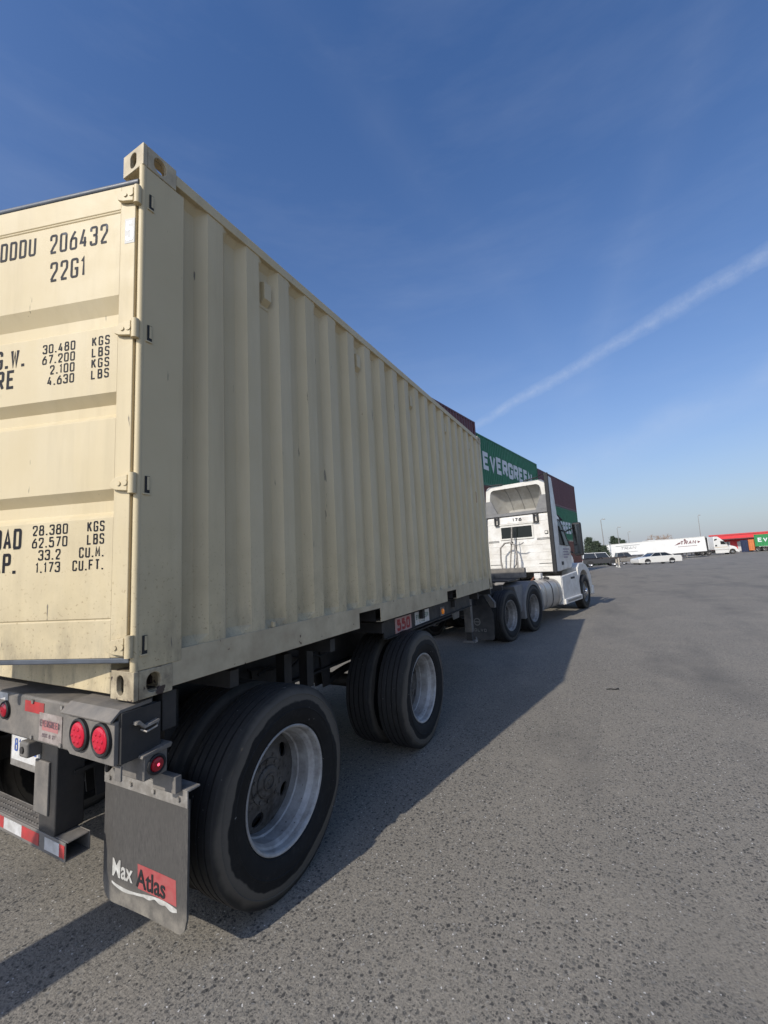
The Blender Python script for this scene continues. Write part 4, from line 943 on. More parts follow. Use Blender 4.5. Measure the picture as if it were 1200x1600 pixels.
mb = MB(); lettering(mb, '176', (-.13, 3.184, 2.80), (1, 0, 0), (0, 0, 1), (0, -1, 0), .10, .085, .03, .020); mb.build('lettering', INK, cab, smooth=0)
for x in (-.70, .52):
    mb = MB(); mb.box(x, x+.045, 3.12, 3.1855, 2.70, 2.98); mb.box(x+.105, x+.15, 3.12, 3.1855, 2.70, 2.98); mb.box(x, x+.15, 3.115, 3.1195, 2.93, 2.99); mb.box(x+.0455, x+.1045, 3.12, 3.1855, 2.70, 2.735); mb.build('hood_strut', BLACKTRIM, cab)
# doors and side glass
for s_ in (1, -1):
    def sx(z): return s_*(tumble(z)+.006)
    def panel(name, mat, pts, par, th=.012, bev=.006):
        vs = [(sx(z)-s_*.02, y, z) for y, z in pts] + [(sx(z)+s_*th, y, z) for y, z in pts]; k = len(pts); mb = MB()
        mb.add(vs, [(i, (i+1) % k, k+(i+1) % k, k+i) for i in range(k)] + [tuple(range(k))[::-1], tuple(range(k, 2*k))]); return mb.build(name, mat, par, bevel=bev)
    dr = panel('door', WHITE, [(3.46, 1.30), (4.56, 1.34), (4.58, 1.93), (3.46, 2.00)], cab)
    panel('door_window', GLASS, [(3.50, 2.03), (4.47, 1.97), (4.00, 2.72), (3.50, 2.75)], dr, .008)
    panel('window_frame', BLACKTRIM, [(4.50, 1.97), (4.56, 1.97), (4.06, 2.78), (3.47, 2.81), (3.47, 2.76), (4.02, 2.735)], dr, .014)
    panel('door_handle', BLACKTRIM, [(3.56, 1.42), (3.74, 1.42), (3.74, 1.52), (3.56, 1.52)], dr, .022)
    panel('door_seam', BLACKTRIM, [(3.435, 1.30), (3.448, 1.30), (3.448, 2.78), (3.435, 2.78)], cab, .010, 0)
    for z, wd in ((1.86, .62), (1.78, .50), (1.70, .56), (1.62, .40)):
        mb = MB(); x = sx(1.7)+s_*.0135; mb.add([(x, 3.80, z), (x, 3.80+wd, z-.005), (x, 3.80+wd, z+.035), (x, 3.80, z+.04)], [(0, 1, 2, 3)]); mb.build('door_print', plain('door_print_grey', (.30, .26, .30), .6) if 'door_print_grey' not in bpy.data.materials else bpy.data.materials['door_print_grey'], dr)
    # side extender with rubber edge
    mb = MB(); xa = sorted((s_*1.075, s_*1.105)); mb.prism([(3.28, 1.26), (2.84, 1.26), (2.84, 4.02), (3.28, 3.96), (3.46, 2.98), (3.40, 1.26)], 'x', *xa); ex = mb.build('side_extender', WHITE, tr, bevel=.01)
    mb = MB(); mb.box(*sorted((s_*1.055, s_*1.165)), 2.775, 2.838, 1.24, 4.05); mb.build('extender_edge', RUBBER_BLK, ex, bevel=.012)
    # mirrors
    mb = MB(); mb.box(*sorted((s_*1.20, s_*1.46)), 4.46, 4.62, 1.66, 2.68); mr = mb.build('mirror', BLACKTRIM, tr, bevel=.05, seg=3)
    MB().box(*sorted((s_*1.23, s_*1.43)), 4.450, 4.4585, 1.72, 2.62).build('mirror_glass', plain('mirror_glass', (.12, .13, .135), .12, 1) if 'mirror_glass' not in bpy.data.materials else bpy.data.materials['mirror_glass'], mr)
    mb = MB(); mb.tube([(s_*1.0, 4.38, 2.40), (s_*1.18, 4.52, 2.50), (s_*1.30, 4.54, 2.55)], .022); mb.tube([(s_*1.06, 4.56, 1.80), (s_*1.18, 4.56, 1.74), (s_*1.30, 4.55, 1.72)], .022); mb.build('mirror_arm', BLACKTRIM, mr)
# windscreen, visor
mb = MB(); 
a, b = (4.575, 2.06), (4.09, 2.83); nrm = (.025, .016)
vs = [(-.97, a[0]+nrm[0], a[1]+nrm[1]), (.97, a[0]+nrm[0], a[1]+nrm[1]), (.90, b[0]+nrm[0], b[1]+nrm[1]), (-.90, b[0]+nrm[0], b[1]+nrm[1])]
mb.add(vs, [(0, 1, 2, 3)]); mb.build('windscreen', GLASS, cab)
mb = MB(); mb.prism([(4.02, 2.93), (4.44, 2.80), (4.44, 2.77), (4.08, 2.86)], 'x', -.98, .98); mb.build('sun_visor', BLACKTRIM, cab, bevel=.008)
# roof fairing: hollow shell, open to the rear
def fair_section(hw, z0, z1, r, y):
    pts = [(-hw*1.08, y, z0)]
    for i in range(9):
        t = math.pi - i*math.pi/16; pts.append((-hw+r+r*math.cos(t), y, z1-r+r*math.sin(t)))
    for i in range(9):
        t = math.pi/2 - i*math.pi/16; pts.append((hw-r+r*math.cos(t), y, z1-r+r*math.sin(t)))
    pts.append((hw*1.08, y, z0)); return pts
OUT = [fair_section(.93-.10*t*t, 2.985, 3.96-.86*t**1.9, .16-.10*t, 3.20+.92*t) for t in [i/8 for i in range(9)]]
INN = [fair_section(.80-.30*t, 3.06, 3.84-.62*t**1.7, .15-.09*t, 3.20+.70*t) for t in [i/8 for i in range(9)]]
mb = MB(); mb.strip(OUT); fo = mb.build('roof_fairing', WHITE_DULL, tr, smooth=60)
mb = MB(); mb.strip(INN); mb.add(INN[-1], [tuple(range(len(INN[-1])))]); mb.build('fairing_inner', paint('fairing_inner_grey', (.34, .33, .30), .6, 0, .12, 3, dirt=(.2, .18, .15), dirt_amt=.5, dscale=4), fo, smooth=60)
mb = MB(); mb.strip([OUT[0], INN[0]]); mb.build('fairing_rim', WHITE_DULL, fo)
mb = MB(); mb.box(-.99, .99, 3.185, 3.215, 2.985, 3.075); mb.prism([(-.99, 3.08), (-.60, 3.08), (-.78, 3.50), (-.97, 3.50)], 'y', 3.187, 3.213); mb.prism([(.99, 3.08), (.60, 3.08), (.78, 3.50), (.97, 3.50)], 'y', 3.187, 3.213); mb.build('fairing_shroud', GREYTRIM, fo)
mb = MB(); mb.box(-.80, .80, 3.24, 3.9, 3.04, 3.058); mb.build('fairing_floor', WHITE_DULL, fo)
for x in (-.34, .02, .36):
    mb = MB(); mb.tube([(x, 3.22+.68*t, 3.825-.62*t**1.7) for t in [i/8 for i in range(9)]], .008, 6); mb.build('inner_rib', GREYTRIM, fo)
mb = MB(); mb.tube([(.35, 3.17, 3.985), (.75, 3.13, 4.02), (1.06, 2.82, 4.05)], .018); mb.tube([(-.35, 3.17, 3.985), (-.75, 3.13, 4.0), (-1.06, 2.82, 4.05)], .018); mb.build('fairing_brace', BLACKTRIM, fo)
# bonnet and front wings
HS = []
for t, hw, zt, zb in ((0, .86, 2.0, 1.30), (.35, .82, 1.88, 1.2), (.75, .76, 1.74, .9), (1.0, .66, 1.55, .7)):
    y = 4.58+1.75*t; r = .18
    sec = [(-hw, y, zb)]
    for i in range(6):
        a = math.pi-i*math.pi/10; sec.append((-hw+r+r*math.cos(a), y, zt-r+r*math.sin(a)))
    for i in range(6):
        a = math.pi/2-i*math.pi/10; sec.append((hw-r+r*math.cos(a), y, zt-r+r*math.sin(a)))
    sec.append((hw, y, zb)); HS.append(sec)
mb = MB(); mb.strip(HS); mb.add(HS[-1], [tuple(range(len(HS[-1])))]); hood = mb.build('hood', WHITE, tr, smooth=50)
mb = MB(); mb.box(-.55, .55, 6.335, 6.38, .75, 1.42); mb.build('grille', BLACKTRIM, tr, bevel=.02)
for s_ in (1, -1):
    arcp = [(4.62, .98), (4.68, 1.30), (4.90, 1.42), (5.25, 1.43), (5.65, 1.36), (5.95, 1.20), (6.14, .98), (6.20, .62), (5.97, .52)]
    t0 = [(5.28+.66*math.cos(rad(a)), .54+.66*math.sin(rad(a))) for a in range(2, 168, 12)]
    mb = MB(); mb.prism(arcp + t0 + [(4.62, .62)], 'x', *sorted((s_*.70, s_*1.20))); fw = mb.build('front_wing', WHITE, tr, bevel=.05, seg=3)
    mb = MB(); mb.box(*sorted((s_*.78, s_*1.12)), 6.0, 6.20, .85, 1.05); mb.build('headlight', plain('headlamp_clear', (.6, .62, .64), .08, .3) if 'headlamp_clear' not in bpy.data.materials else bpy.data.materials['headlamp_clear'], fw, bevel=.04)
mb = MB(); mb.box(-1.18, 1.18, 6.22, 6.50, .34, .64); mb.build('front_bumper', WHITE, tr, bevel=.06, seg=3)
# pogo post, hoses behind the cab
mb = MB(); mb.tube([(-.30, 2.98, 1.02), (-.12, 2.95, 2.2), (-.08, 2.95, 2.62)], .022); mb.build('pogo_post', STEEL_LT, tr)
mb = MB(); mb.tube([(-.40, 2.90, 1.05), (-.47, 2.86, 1.6), (-.44, 2.84, 2.0), (-.30, 2.84, 2.14), (-.14, 2.86, 2.16), (.0, 2.84, 2.08), (.06, 2.82, 1.8), (.05, 2.80, 1.2), (.0, 2.2, 1.06)], .026, 10); mb.build('air_hose', STEEL_LT, tr)
mb = MB(); mb.tube([(-.12, 2.92, 2.12), (.05, 2.84, 2.06), (.22, 2.80, 2.08), (.30, 2.79, 2.13)], .014, 8); mb.build('hose_support', GREYTRIM, tr)
mb = MB(); mb.tube([(.02, 3.0, 2.3), (.03, 2.9, 1.9), (.0, 2.85, 1.5), (-.2, 2.6, 1.1)], .012, 8); mb.build('air_hose', RUBBER_BLK, tr)
MB().cyl((-.12, 2.95, 2.10), (-.12, 2.95, 2.18), .045).build('hose_clamp', BLACKTRIM, tr)
mb = MB(); mb.prism([(.45, 1.03), (.62, 1.22), (.66, 1.2), (.5, 1.03)], 'y', 2.62, 2.66); mb.build('deck_bracket', RUSTY, tr)
MB().box(.60, .78, 2.55, 2.72, 1.10, 1.24).build('valve_box', PLATE_W, tr, bevel=.01)

# ------------------------------------------------------------------ stacked containers on the left
def cmat(name, col): return paint(name, col, .55, 0, .12, 1.5, dirt=tuple(c*.55 for c in col), dirt_amt=.35, dscale=2, streak=1)
MAROON = cmat('maroon_paint', (.105, .032, .036)); MAROON2 = cmat('maroon_paint_faded', (.125, .042, .044)); GREEN = cmat('green_paint', (.018, .145, .065)); RUSTRED = cmat('rust_red_paint', (.16, .05, .03))
LETTERWHITE = paint('container_white_lettering', (.62, .64, .64), .6, 0, .1, 1)
def stack_box(H, mat, label, P, hd, z0, group, text=None, name='stacked_container', length=12.19):
    """P: far right-hand lower corner (x, y); box runs back from there along heading; local y forward, x right"""
    t = thing(name, label, 'locker' if 'locker' in name else 'container', (P[0], P[1], z0), -hd, group)
    Lc, Wc = length, 2.438
    for cx, s_ in ((0, 1), (-Wc, -1)):
        prof = wave(-Lc+.17, -.17); mb = MB(); xo = cx-s_*.012
        mb.strip([[(xo-s_*.036*d, y, z) for y, d in prof] for z in (.16, H-.08)]); mb.build('side_wall', mat, t, smooth=20)
        MB().box(*sorted((cx-s_*.004, cx-s_*.07)), -Lc+.16, -.16, H-.09, H-.01).build('top_rail', mat, t)
        MB().box(*sorted((cx-s_*.004, cx-s_*.06)), -Lc+.16, -.16, .012, .165).build('bottom_rail', mat, t)
        for ya in (-Lc, -.16):
            MB().box(*sorted((cx-s_*.003, cx-s_*.15)), ya+.003, ya+.157, .118, H-.118).build('corner_post', mat, t)
            for zz in (0, H-.118): MB().box(*sorted((cx, cx-s_*.162)), ya, ya+.16, zz, zz+.1175).build('corner_casting', mat, t, bevel=.01)
    MB().box(-Wc+.05, -.05, -Lc+.05, -.05, H-.06, H-.035).build('roof', mat, t)
    MB().box(-Wc+.1, -.1, -.05, -.035, .12, H-.1).build('end_wall', mat, t); MB().box(-Wc+.1, -.1, -Lc+.035, -Lc+.05, .12, H-.1).build('end_wall', mat, t)
    MB().box(-Wc+.05, -.05, -Lc+.05, -.05, .13, .16).build('floor', mat, t)
    if text:
        word, y0, zb_, hgt, cw_, gp, sw_ = text
        # paint on the ribs: letters lie a hair off the outer corrugation faces
        mb = MB(); lettering(mb, word, (-.0095, y0, zb_), (0, 1, 0), (0, 0, 1), (1, 0, 0), hgt, cw_, gp, sw_, it=1); mb.build('lettering', LETTERWHITE, t, smooth=0)
    return t
HD = rad(8.35); SD = Vector((math.sin(HD), math.cos(HD), 0)); SC = Vector((-.596, 44.77, 0))
E_ = SC - SD*12.38
grp = None
stack_box(2.896, RUSTRED, 'rust-red container at ground level under the green one, at the far end of the stacks', SC.xy, HD, 0, grp)
stack_box(2.896, GREEN, 'green container with white lettering, middle of the far stack, between two dark red ones', SC.xy, HD, 2.90, grp, ('EVERGREEN', -11.2, .62, 1.05, .89, .12, .26))
stack_box(2.591, MAROON, 'maroon container topping the far stack, seen beside the tractor roof fairing', SC.xy, HD, 5.80, grp)
stack_box(2.896, MAROON2, 'maroon ground-level container under two others in the stack topped by lettered green', E_.xy, HD, 0, grp)
stack_box(2.896, RUSTRED, 'rust-red middle container beneath the lettered green one on top', E_.xy, HD, 2.90, grp)
stack_box(2.896, GREEN, 'green container with large white lettering on top of its stack, above the tractor', E_.xy, HD, 5.80, grp, ('EVERGREEN', -10.5, .92, 1.05, .89, .12, .26))
P4 = (-3.58, 19.71)
stack_box(2.896, GREEN, 'green ground-level container in the near stack beside the trailer', P4, HD, 0, grp)
stack_box(2.896, MAROON2, 'maroon middle container in the near stack beside the trailer', P4, HD, 2.90, grp)
stack_box(2.896, MAROON, 'dark maroon container topping the near stack, rising just behind the cream container', P4, HD, 5.80, grp)

# ------------------------------------------------------------------ background yard
def paintc(name, col, **k): return bpy.data.materials.get(name) or paint(name, col, **k)
def bx_mesh(): return MB()
CARGLASS = plain('car_glass', (.015, .018, .02), .1)
CTYRE = plain('car_tyre', (.02, .02, .02), .8)
ALLOY = plain('alloy', (.45, .45, .46), .3, .7)
def car_wheel(par, x, y, s_, r=.34, w_=.2):
    o = link('wheel', MB().lathe([(w_*.42, r*.62), (w_*.46, r*.58), (w_*.40, r*.50), (w_*.25, r*.46), (w_*.30, r*.2), (w_*.33, .0001)], 20).mesh('wheel', ALLOY), par, loc=(x, y, r), rot=(0, 0, 0 if s_ > 0 else math.pi))
    link('tyre', MB().lathe([(-w_/2, r*.6), (-w_/2, r*.92), (-w_*.4, r), (w_*.4, r), (w_/2, r*.92), (w_/2, r*.62)], 24).mesh('tyre', CTYRE), o)
def vehicle(name, label, cat, P, hd, body, roofline, W, col, wheels, tilt=0, clad=None, r=.34, group=None):
    """side outlines in (y, z): body = lower shell, roofline = (belt-front, top-front, top-rear, belt-rear)"""
    t = thing(name, label, cat, P, hd, group, tilt=tilt); m_ = paintc(name+'_paint_%d' % int(col[0]*100), col, rough=.3, var=.03, coat=.4)
    b = MB().prism(body, 'x', -W/2, W/2).build('body', m_, t, bevel=.07, seg=3, smooth=50)
    (y0, z0), (y1, z1), (y2, z2), (y3, z3) = roofline; i_ = W/2-.05; tp = W/2-.22
    mb = MB(); vs = [(-i_, y0, z0), (i_, y0, z0), (tp, y1, z1), (-tp, y1, z1), (-tp, y2, z2), (tp, y2, z2), (i_, y3, z3), (-i_, y3, z3)]
    mb.add(vs, [(0, 1, 2, 3), (4, 5, 6, 7), (1, 6, 5, 2), (0, 3, 4, 7), (3, 2, 5, 4)]); mb.build('cabin_glass', CARGLASS, b)
    mb = MB(); mb.box(-tp-.015, tp+.015, min(y1, y2)-.03, max(y1, y2)+.03, z1-.03, z1+.035); mb.build('roof_panel', m_, b, bevel=.03)
    for s_ in (-1, 1):
        ys = [(y0, z0, y1, z1), (y3, z3, y2, z2), ((y0*.52+y3*.48), z0, (y1*.5+y2*.5), z1)]
        for k, (ya, za, yb, zb) in enumerate(ys):
            wv_ = .022 if k != 1 else .05
            mb = MB(); A = Vector((s_*(i_+.004), ya, za)); B = Vector((s_*(tp+.004), yb, zb)); mb.tube([A, B], wv_, 6); mb.build('pillar', m_, b)
        for yw in wheels:
            car_wheel(t, s_*(W/2-.10), yw, s_, r)
            mb = MB(); arch = [(yw+(r+.05)*math.cos(a), r+(r+.05)*math.sin(a)) for a in [rad(q) for q in range(0, 181, 15)]]; mb.prism(arch, 'x', *sorted((s_*(W/2+.004), s_*(W/2-.1)))); mb.build('wheel_arch', CTYRE, b)
        yf = max(p[0] for p in body); yr = min(p[0] for p in body); zm = (body[0][1]+z0)/2+.12
        MB().box(*sorted((s_*(W/2-.08), s_*(W/2-.42))), yf-.10, yf+.005, zm-.06, zm+.06).build('headlight', plain('car_lamp', (.6, .62, .62), .1) if 'car_lamp' not in bpy.data.materials else bpy.data.materials['car_lamp'], b, bevel=.02)
        MB().box(*sorted((s_*(W/2-.04), s_*(W/2-.38))), yr-.005, yr+.08, zm-.05, zm+.09).build('tail_lamp', bpy.data.materials['red_lens_off'], b, bevel=.02)
        if clad: MB().box(*sorted((s_*(W/2+.003), s_*(W/2-.05))), yr+.02, yf-.05, body[0][1], clad).build('cladding', paintc(name+'_clad', (.03, .03, .032), rough=.6), b)
    return t
# white saloon, nose to the left
SED = [(2.62, .20), (2.68, .55), (2.60, .78), (1.55, .93), (1.15, .98), (-1.55, 1.03), (-2.62, .98), (-2.72, .70), (-2.68, .22)]
cp = (at(1003, 882.5, 53)+at(1048, 880, 53))/2; chd = Vector(at(1003, 882.5, 53)-at(1048, 880, 53)); ca = math.atan2(-chd.x, chd.y)
vehicle('sedan', 'white four-door sedan with dark windows parked alone in front of the white trailer', 'car', (cp.x, cp.y, gz(cp.x, cp.y)), ca, SED, [(1.20, .97), (.50, 1.42), (-.80, 1.44), (-1.70, 1.02)], 1.92, (.62, .60, .55), (1.60, -1.42), tilt=0)
# white and black off-roader behind the empty chassis
SUVB = [(2.15, .42), (2.2, .80), (2.12, 1.02), (1.05, 1.10), (-2.05, 1.12), (-2.15, .95), (-2.12, .44)]
p = at(934, 886, 53); vehicle('off_roader', 'white and black boxy off-roader parked behind the empty chassis', 'car', (p.x+.3, p.y+1.0, gz(p.x, p.y)), -rad(78), SUVB, [(1.0, 1.08), (.62, 1.74), (-1.95, 1.76), (-2.05, 1.10)], 1.85, (.66, .66, .64), (1.35, -1.3), clad=1.0, r=.37)
p = at(960, 881, 60); vehicle('pickup', 'dull tan pickup parked beside the boxy off-roader', 'pickup', (p.x+1.1, p.y, gz(p.x, p.y)), -rad(80), [(2.6, .45), (2.65, .85), (2.5, 1.05), (1.2, 1.12), (-2.6, 1.10), (-2.65, .5)], [(1.15, 1.1), (.6, 1.72), (-.7, 1.72), (-.85, 1.1)], 1.9, (.17, .155, .135), (1.7, -1.6), r=.38)
p = at(985, 878, 64); vehicle('sedan', 'dark grey sedan half hidden behind the white sedan, under the white trailer', 'car', (p.x+.9, p.y+1.5, gz(p.x, p.y)), rad(82), SED, [(1.10, .97), (.45, 1.40), (-.85, 1.42), (-1.65, 1.02)], 1.85, (.22, .22, .23), (1.60, -1.42))

# empty chassis with landing legs between the stacks and the sedan
p1 = at(906, 890, 44); p2 = at(966, 888, 46)
ec = thing('empty_chassis', 'empty low container chassis on pale landing legs in front of the off-roader', 'trailer', (p2.x, p2.y, 0), -rad(80))
ECM = paint('chassis_dark_red', (.026, .018, .016), .6, 0, .2, 2, dirt=(.12, .1, .09), dirt_amt=.4)
for s_ in (-1, 1): MB().box(s_*.45-.06, s_*.45+.06, -9.0, .9, 1.00, 1.12).build('main_beam', ECM, ec)
for y in (-8.9, -6.5, -4, -1.6, .8): MB().box(-.95, .95, y-.05, y+.05, 1.125, 1.17).build('cross_member', ECM, ec)
LEGM = paint('leg_tan', (.34, .30, .24), .6, 0, .15, 4)
for s_ in (-1, 1):
    lg = MB().box(s_*.62-.07, s_*.62+.07, -.07, .07, .25, 1.0).build('landing_leg', LEGM, ec); MB().box(s_*.62-.045, s_*.62+.045, -.045, .045, .03, .249).build('inner_leg', WHITE_DULL, lg); MB().box(s_*.62-.14, s_*.62+.14, -.13, .13, 0, .0295).build('foot', WHITE_DULL, lg)
    for y in (-8.2, -7.0): 
        o = link('wheel', M_WHEEL_T, ec, loc=(s_*1.05, y, WZ), rot=(0, 0, 0 if s_ > 0 else math.pi)); link('tyre', M_TYRE_T, o)
for y in (-8.2, -7.0): MB().cyl((-1, y, WZ), (1, y, WZ), .06).build('axle', ECM, ec)

# white box trailer with its tractor
A = at(949, 862, 88); B = at(1104, 850, 84); dv = Vector((B.x-A.x, B.y-A.y, 0)); hdT = math.atan2(-dv.x, dv.y); LT = dv.length
zA, zB = gz(A.x, A.y), gz(B.x, B.y)
tl_ = thing('box_trailer', 'long white box trailer with small dark logos on its side', 'trailer', (A.x, A.y, zA-.12), hdT); tl_.rotation_euler = (math.atan2(zB-zA+.12, LT), 0, hdT)
TW = paint('trailer_white', (.70, .69, .65), .4, 0, .04, .6, dirt=(.5, .48, .44), dirt_amt=.35, dscale=1.2)
MB().box(-2.59, 0, 0, LT, 1.10, 4.05).build('box_body', TW, tl_, bevel=.03)
for k in range(13): MB().box(.0005, .006, LT*(k+.5)/13-.01, LT*(k+.5)/13+.01, 1.2, 3.95).build('panel_seam', WHITE_DULL, tl_)
MB().box(.0, .03, .02, LT-.02, 1.00, 1.14).build('side_rail', STEEL_DK, tl_); MB().box(-2.6, .012, LT+.001, LT+.10, 1.10, 4.05).build('front_edge', STEEL_DK, tl_); MB().box(.0, .03, .02, LT-.02, 3.98, 4.07).build('top_rail', WHITE_DULL, tl_)
for yy in (.9, 2.2):
    for s_ in (0, 1):
        o = link('wheel', M_WHEEL_T, tl_, loc=(-.15 if s_ else -2.44, yy, WZ+.02), rot=(0, 0, 0 if s_ else math.pi)); link('tyre', M_TYRE_T, o)
MB().box(-2.0, -.6, .3, 3.2, .75, 1.015).build('slider_frame', STEEL_DK, tl_)
MB().box(-2.0, -.6, 3.6, LT-4.2, .80, .995).build('belly_frame', STEEL_DK, tl_)
for s_ in (0, 1): MB().box(-.45-1.7*s_, -.33-1.7*s_, LT-3.6, LT-3.48, .2, 1.015).build('landing_leg', STEEL_LT, tl_)
mb = MB(); lettering(mb, 'TRAN', (.008, 2.6, 2.75), (0, 1, 0), (0, 0, 1), (1, 0, 0), .55, .62, .14, .07, slant=.35); mb.add([(.008, 1.8, 3.5), (.008, 6.3, 3.5), (.008, 6.3, 3.58), (.008, 1.8, 3.58)], [(0, 1, 2, 3)]); mb.add([(.008, 2.4, 2.2), (.008, 5.8, 2.2), (.008, 5.8, 2.27), (.008, 2.4, 2.27)], [(0, 1, 2, 3)])
mb.build('lettering', plain('trailer_ink', (.10, .10, .10), .6), tl_, smooth=0)
mb = MB(); lettering(mb, 'TRAN', (.008, LT-4.6, 2.75), (0, 1, 0), (0, 0, 1), (1, 0, 0), .75, .62, .12, .17, slant=.25)
mb.add([(.008, LT-5.6, 2.7), (.008, LT-4.5, 2.95), (.008, LT-4.4, 3.3), (.008, LT-4.9, 3.15)], [(0, 1, 2, 3)]); mb.add([(.008, LT-1.4, 2.8), (.008, LT-.9, 3.1), (.008, LT-1.4, 3.35)], [(0, 1, 2)]); mb.cyl((.007, LT-3.6, 3.66), (.0085, LT-3.6, 3.66), .2, n=12)
mb.add([(.008, LT-5.0, 2.35), (.008, LT-1.6, 2.35), (.008, LT-1.6, 2.43), (.008, LT-5.0, 2.43)], [(0, 1, 2, 3)]); mb.build('logo', plain('logo_maroon', (.15, .06, .06), .6), tl_, smooth=0)

def sleeper(label, P, hd, colm, stripe=True):
    t = thing('sleeper_tractor', label, 'truck', P, hd)
    mb = MB(); mb.prism([(-2.3, 1.0), (.35, 1.0), (.45, 1.95), (.1, 2.1), (-.35, 2.85), (-.8, 3.3), (-1.4, 3.85), (-2.2, 3.88), (-2.32, 3.7)], 'x', -1.15, 1.15); c = mb.build('cab', colm, t, bevel=.12, seg=3, smooth=50)
    for s_ in (1, -1):
        x = sorted((s_*1.1505, s_*1.158))
        MB().prism([(-1.05, 2.15), (-.02, 2.12), (-.40, 2.80), (-1.05, 2.86)], 'x', *x).build('door_window', GLASS, c)
        MB().prism([(-2.2, 2.95), (-1.6, 3.15), (-1.65, 3.4), (-2.1, 3.3)], 'x', *x).build('sleeper_window', GLASS, c)
        MB().box(*x, -2.1, -1.75, 1.75, 2.1).build('vent', BLACKTRIM, c)
        if stripe: MB().box(*x, -2.2, .2, 1.52, 1.60).build('stripe', plain('gold_stripe', (.45, .32, .16), .5) if 'gold_stripe' not in bpy.data.materials else bpy.data.materials['gold_stripe'], c)
        MB().box(*sorted((s_*1.05, s_*1.2)), -2.2, .3, .32, .98).build('side_fairing', colm, t, bevel=.03)
        put_wheel(t, s_*1.05, .95, s_, M_TYRE_T, me_steer)
        for y in (-4.7, -3.5): put_wheel(t, s_*1.05, y, s_, M_TYRE_T, M_WHEEL_T)
        MB().prism([(.36, .55), (.36, 1.35), (1.0, 1.42), (1.7, 1.25), (2.05, .9), (2.05, .5), (1.6, .5), (1.45, .95), (.95, 1.16), (.5, .95), (.42, .55)], 'x', *sorted((s_*.75, s_*1.18))).build('front_wing', colm, t, bevel=.04)
        MB().box(*sorted((s_*1.2, s_*1.42)), .15, .3, 1.9, 2.7).build('mirror', BLACKTRIM, t, bevel=.03)
    MB().prism([(.3, .8), (2.05, .6), (2.1, 1.3), (1.7, 1.62), (.4, 2.02)], 'x', -.78, .78).build('hood', colm, t, bevel=.12, seg=3)
    MB().box(-1.15, 1.15, 1.85, 2.25, .35, .68).build('front_bumper', colm, t, bevel=.06)
    MB().box(-.48, .48, -5.3, .5, .75, .98).build('frame_rail', STEEL_DK, t)
    return t
ft = at(1145.5, 866, 89); fwdT = dv.normalized(); pt = Vector((ft.x, ft.y, 0)) - fwdT*.95 - Vector((fwdT.y, -fwdT.x, 0))*1.15
sleeper('white sleeper tractor with gold stripe coupled to the white box trailer', (pt.x, pt.y, gz(pt.x, pt.y)), hdT, paint('sleeper_white', (.60, .585, .54), .35, 0, .05, 1))
# two more trailer noses between them (blue-white reefers parked behind)
for k, (u, lab) in enumerate(((1106, 'white trailer nose with dark edge, parked first behind the coupled white trailer'), (1117, 'white trailer nose with dark edge, parked next to the sleeper tractor'))):
    p = at(u, 850, 97+k*6); t = thing('parked_trailer', lab, 'trailer', (p.x, p.y, gz(p.x, p.y)), hdT+rad(8))
    MB().box(-2.5, 0, -13, 0, 1.1, 4.05).build('box_body', TW, t, bevel=.03); MB().box(-.02, .012, -.35, .004, 1.15, 4.0).build('corner_edge', STEEL_DK, t)
    MB().box(.0005, .012, -13, -.36, 1.04, 1.14).build('side_rail', GREYTRIM, t)
    for s_ in (0, 1):
        MB().box(-.45-1.7*s_, -.33-1.7*s_, -2.6, -2.48, .02, 1.095).build('landing_leg', STEEL_LT, t)
        for y in (-11.5, -10.2): o = link('wheel', M_WHEEL_T, t, loc=(-.15-2.2*s_, y, WZ), rot=(0, 0, 0 if not s_ else math.pi)); link('tyre', M_TYRE_T, o)

# red warehouse
RA = at(1110, 850, 118); RB = at(1230, 842, 104); rv = Vector((RB.x-RA.x, RB.y-RA.y, 0)); rh = math.atan2(-rv.x, rv.y); RL = rv.length*1.6
wh = thing('red_warehouse', 'long bright red warehouse at the far edge of the yard', 'building', (RA.x, RA.y, gz(RA.x, RA.y)), rh)
REDW = paint('warehouse_red', (.62, .045, .05), .6, 0, .06, .3, dirt=(.42, .04, .04), dirt_amt=.3, dscale=.5, streak=1)
H0 = at(1112, 838, 116).z - gz(RA.x, RA.y) + .0
mb = MB(); mb.box(-24, 0, 0, RL, 0, H0); mb.build('wall', REDW, wh)
MB().box(-24.1, .12, -.12, RL+.1, H0, H0+.35).build('parapet', paint('parapet_red', (.5, .05, .05), .6), wh)
for k in range(int(RL/.9)):
    MB().box(.0005, .045, .3+k*.9, .36+k*.9, .1, H0-.05).build('wall_rib', REDW, wh)
MB().box(.046, 2.6, 1.0, 13.5, H0-1.2, H0-.95).build('canopy', paint('canopy_dark', (.10, .03, .03), .6), wh)
for k in range(5):
    d_ = MB().box(.046, .09, 2.0+k*4.2, 4.6+k*4.2, .05, 2.7).build('dock_door', paintc('dock_white', (.5, .48, .46)), wh)
    MB().box(.0905, .11, 2.0+k*4.2, 4.6+k*4.2, 1.3, 1.36).build('door_seam', STEEL_DK, d_)
for k, (yy, hh) in enumerate(((12, .8), (18, 1.2), (22, 1.5), (30, .9))):
    MB().box(-4-k, -3-k, yy, yy+1.2, H0+.3505, H0+.35+hh).build('roof_vent', STEEL_LT, wh)

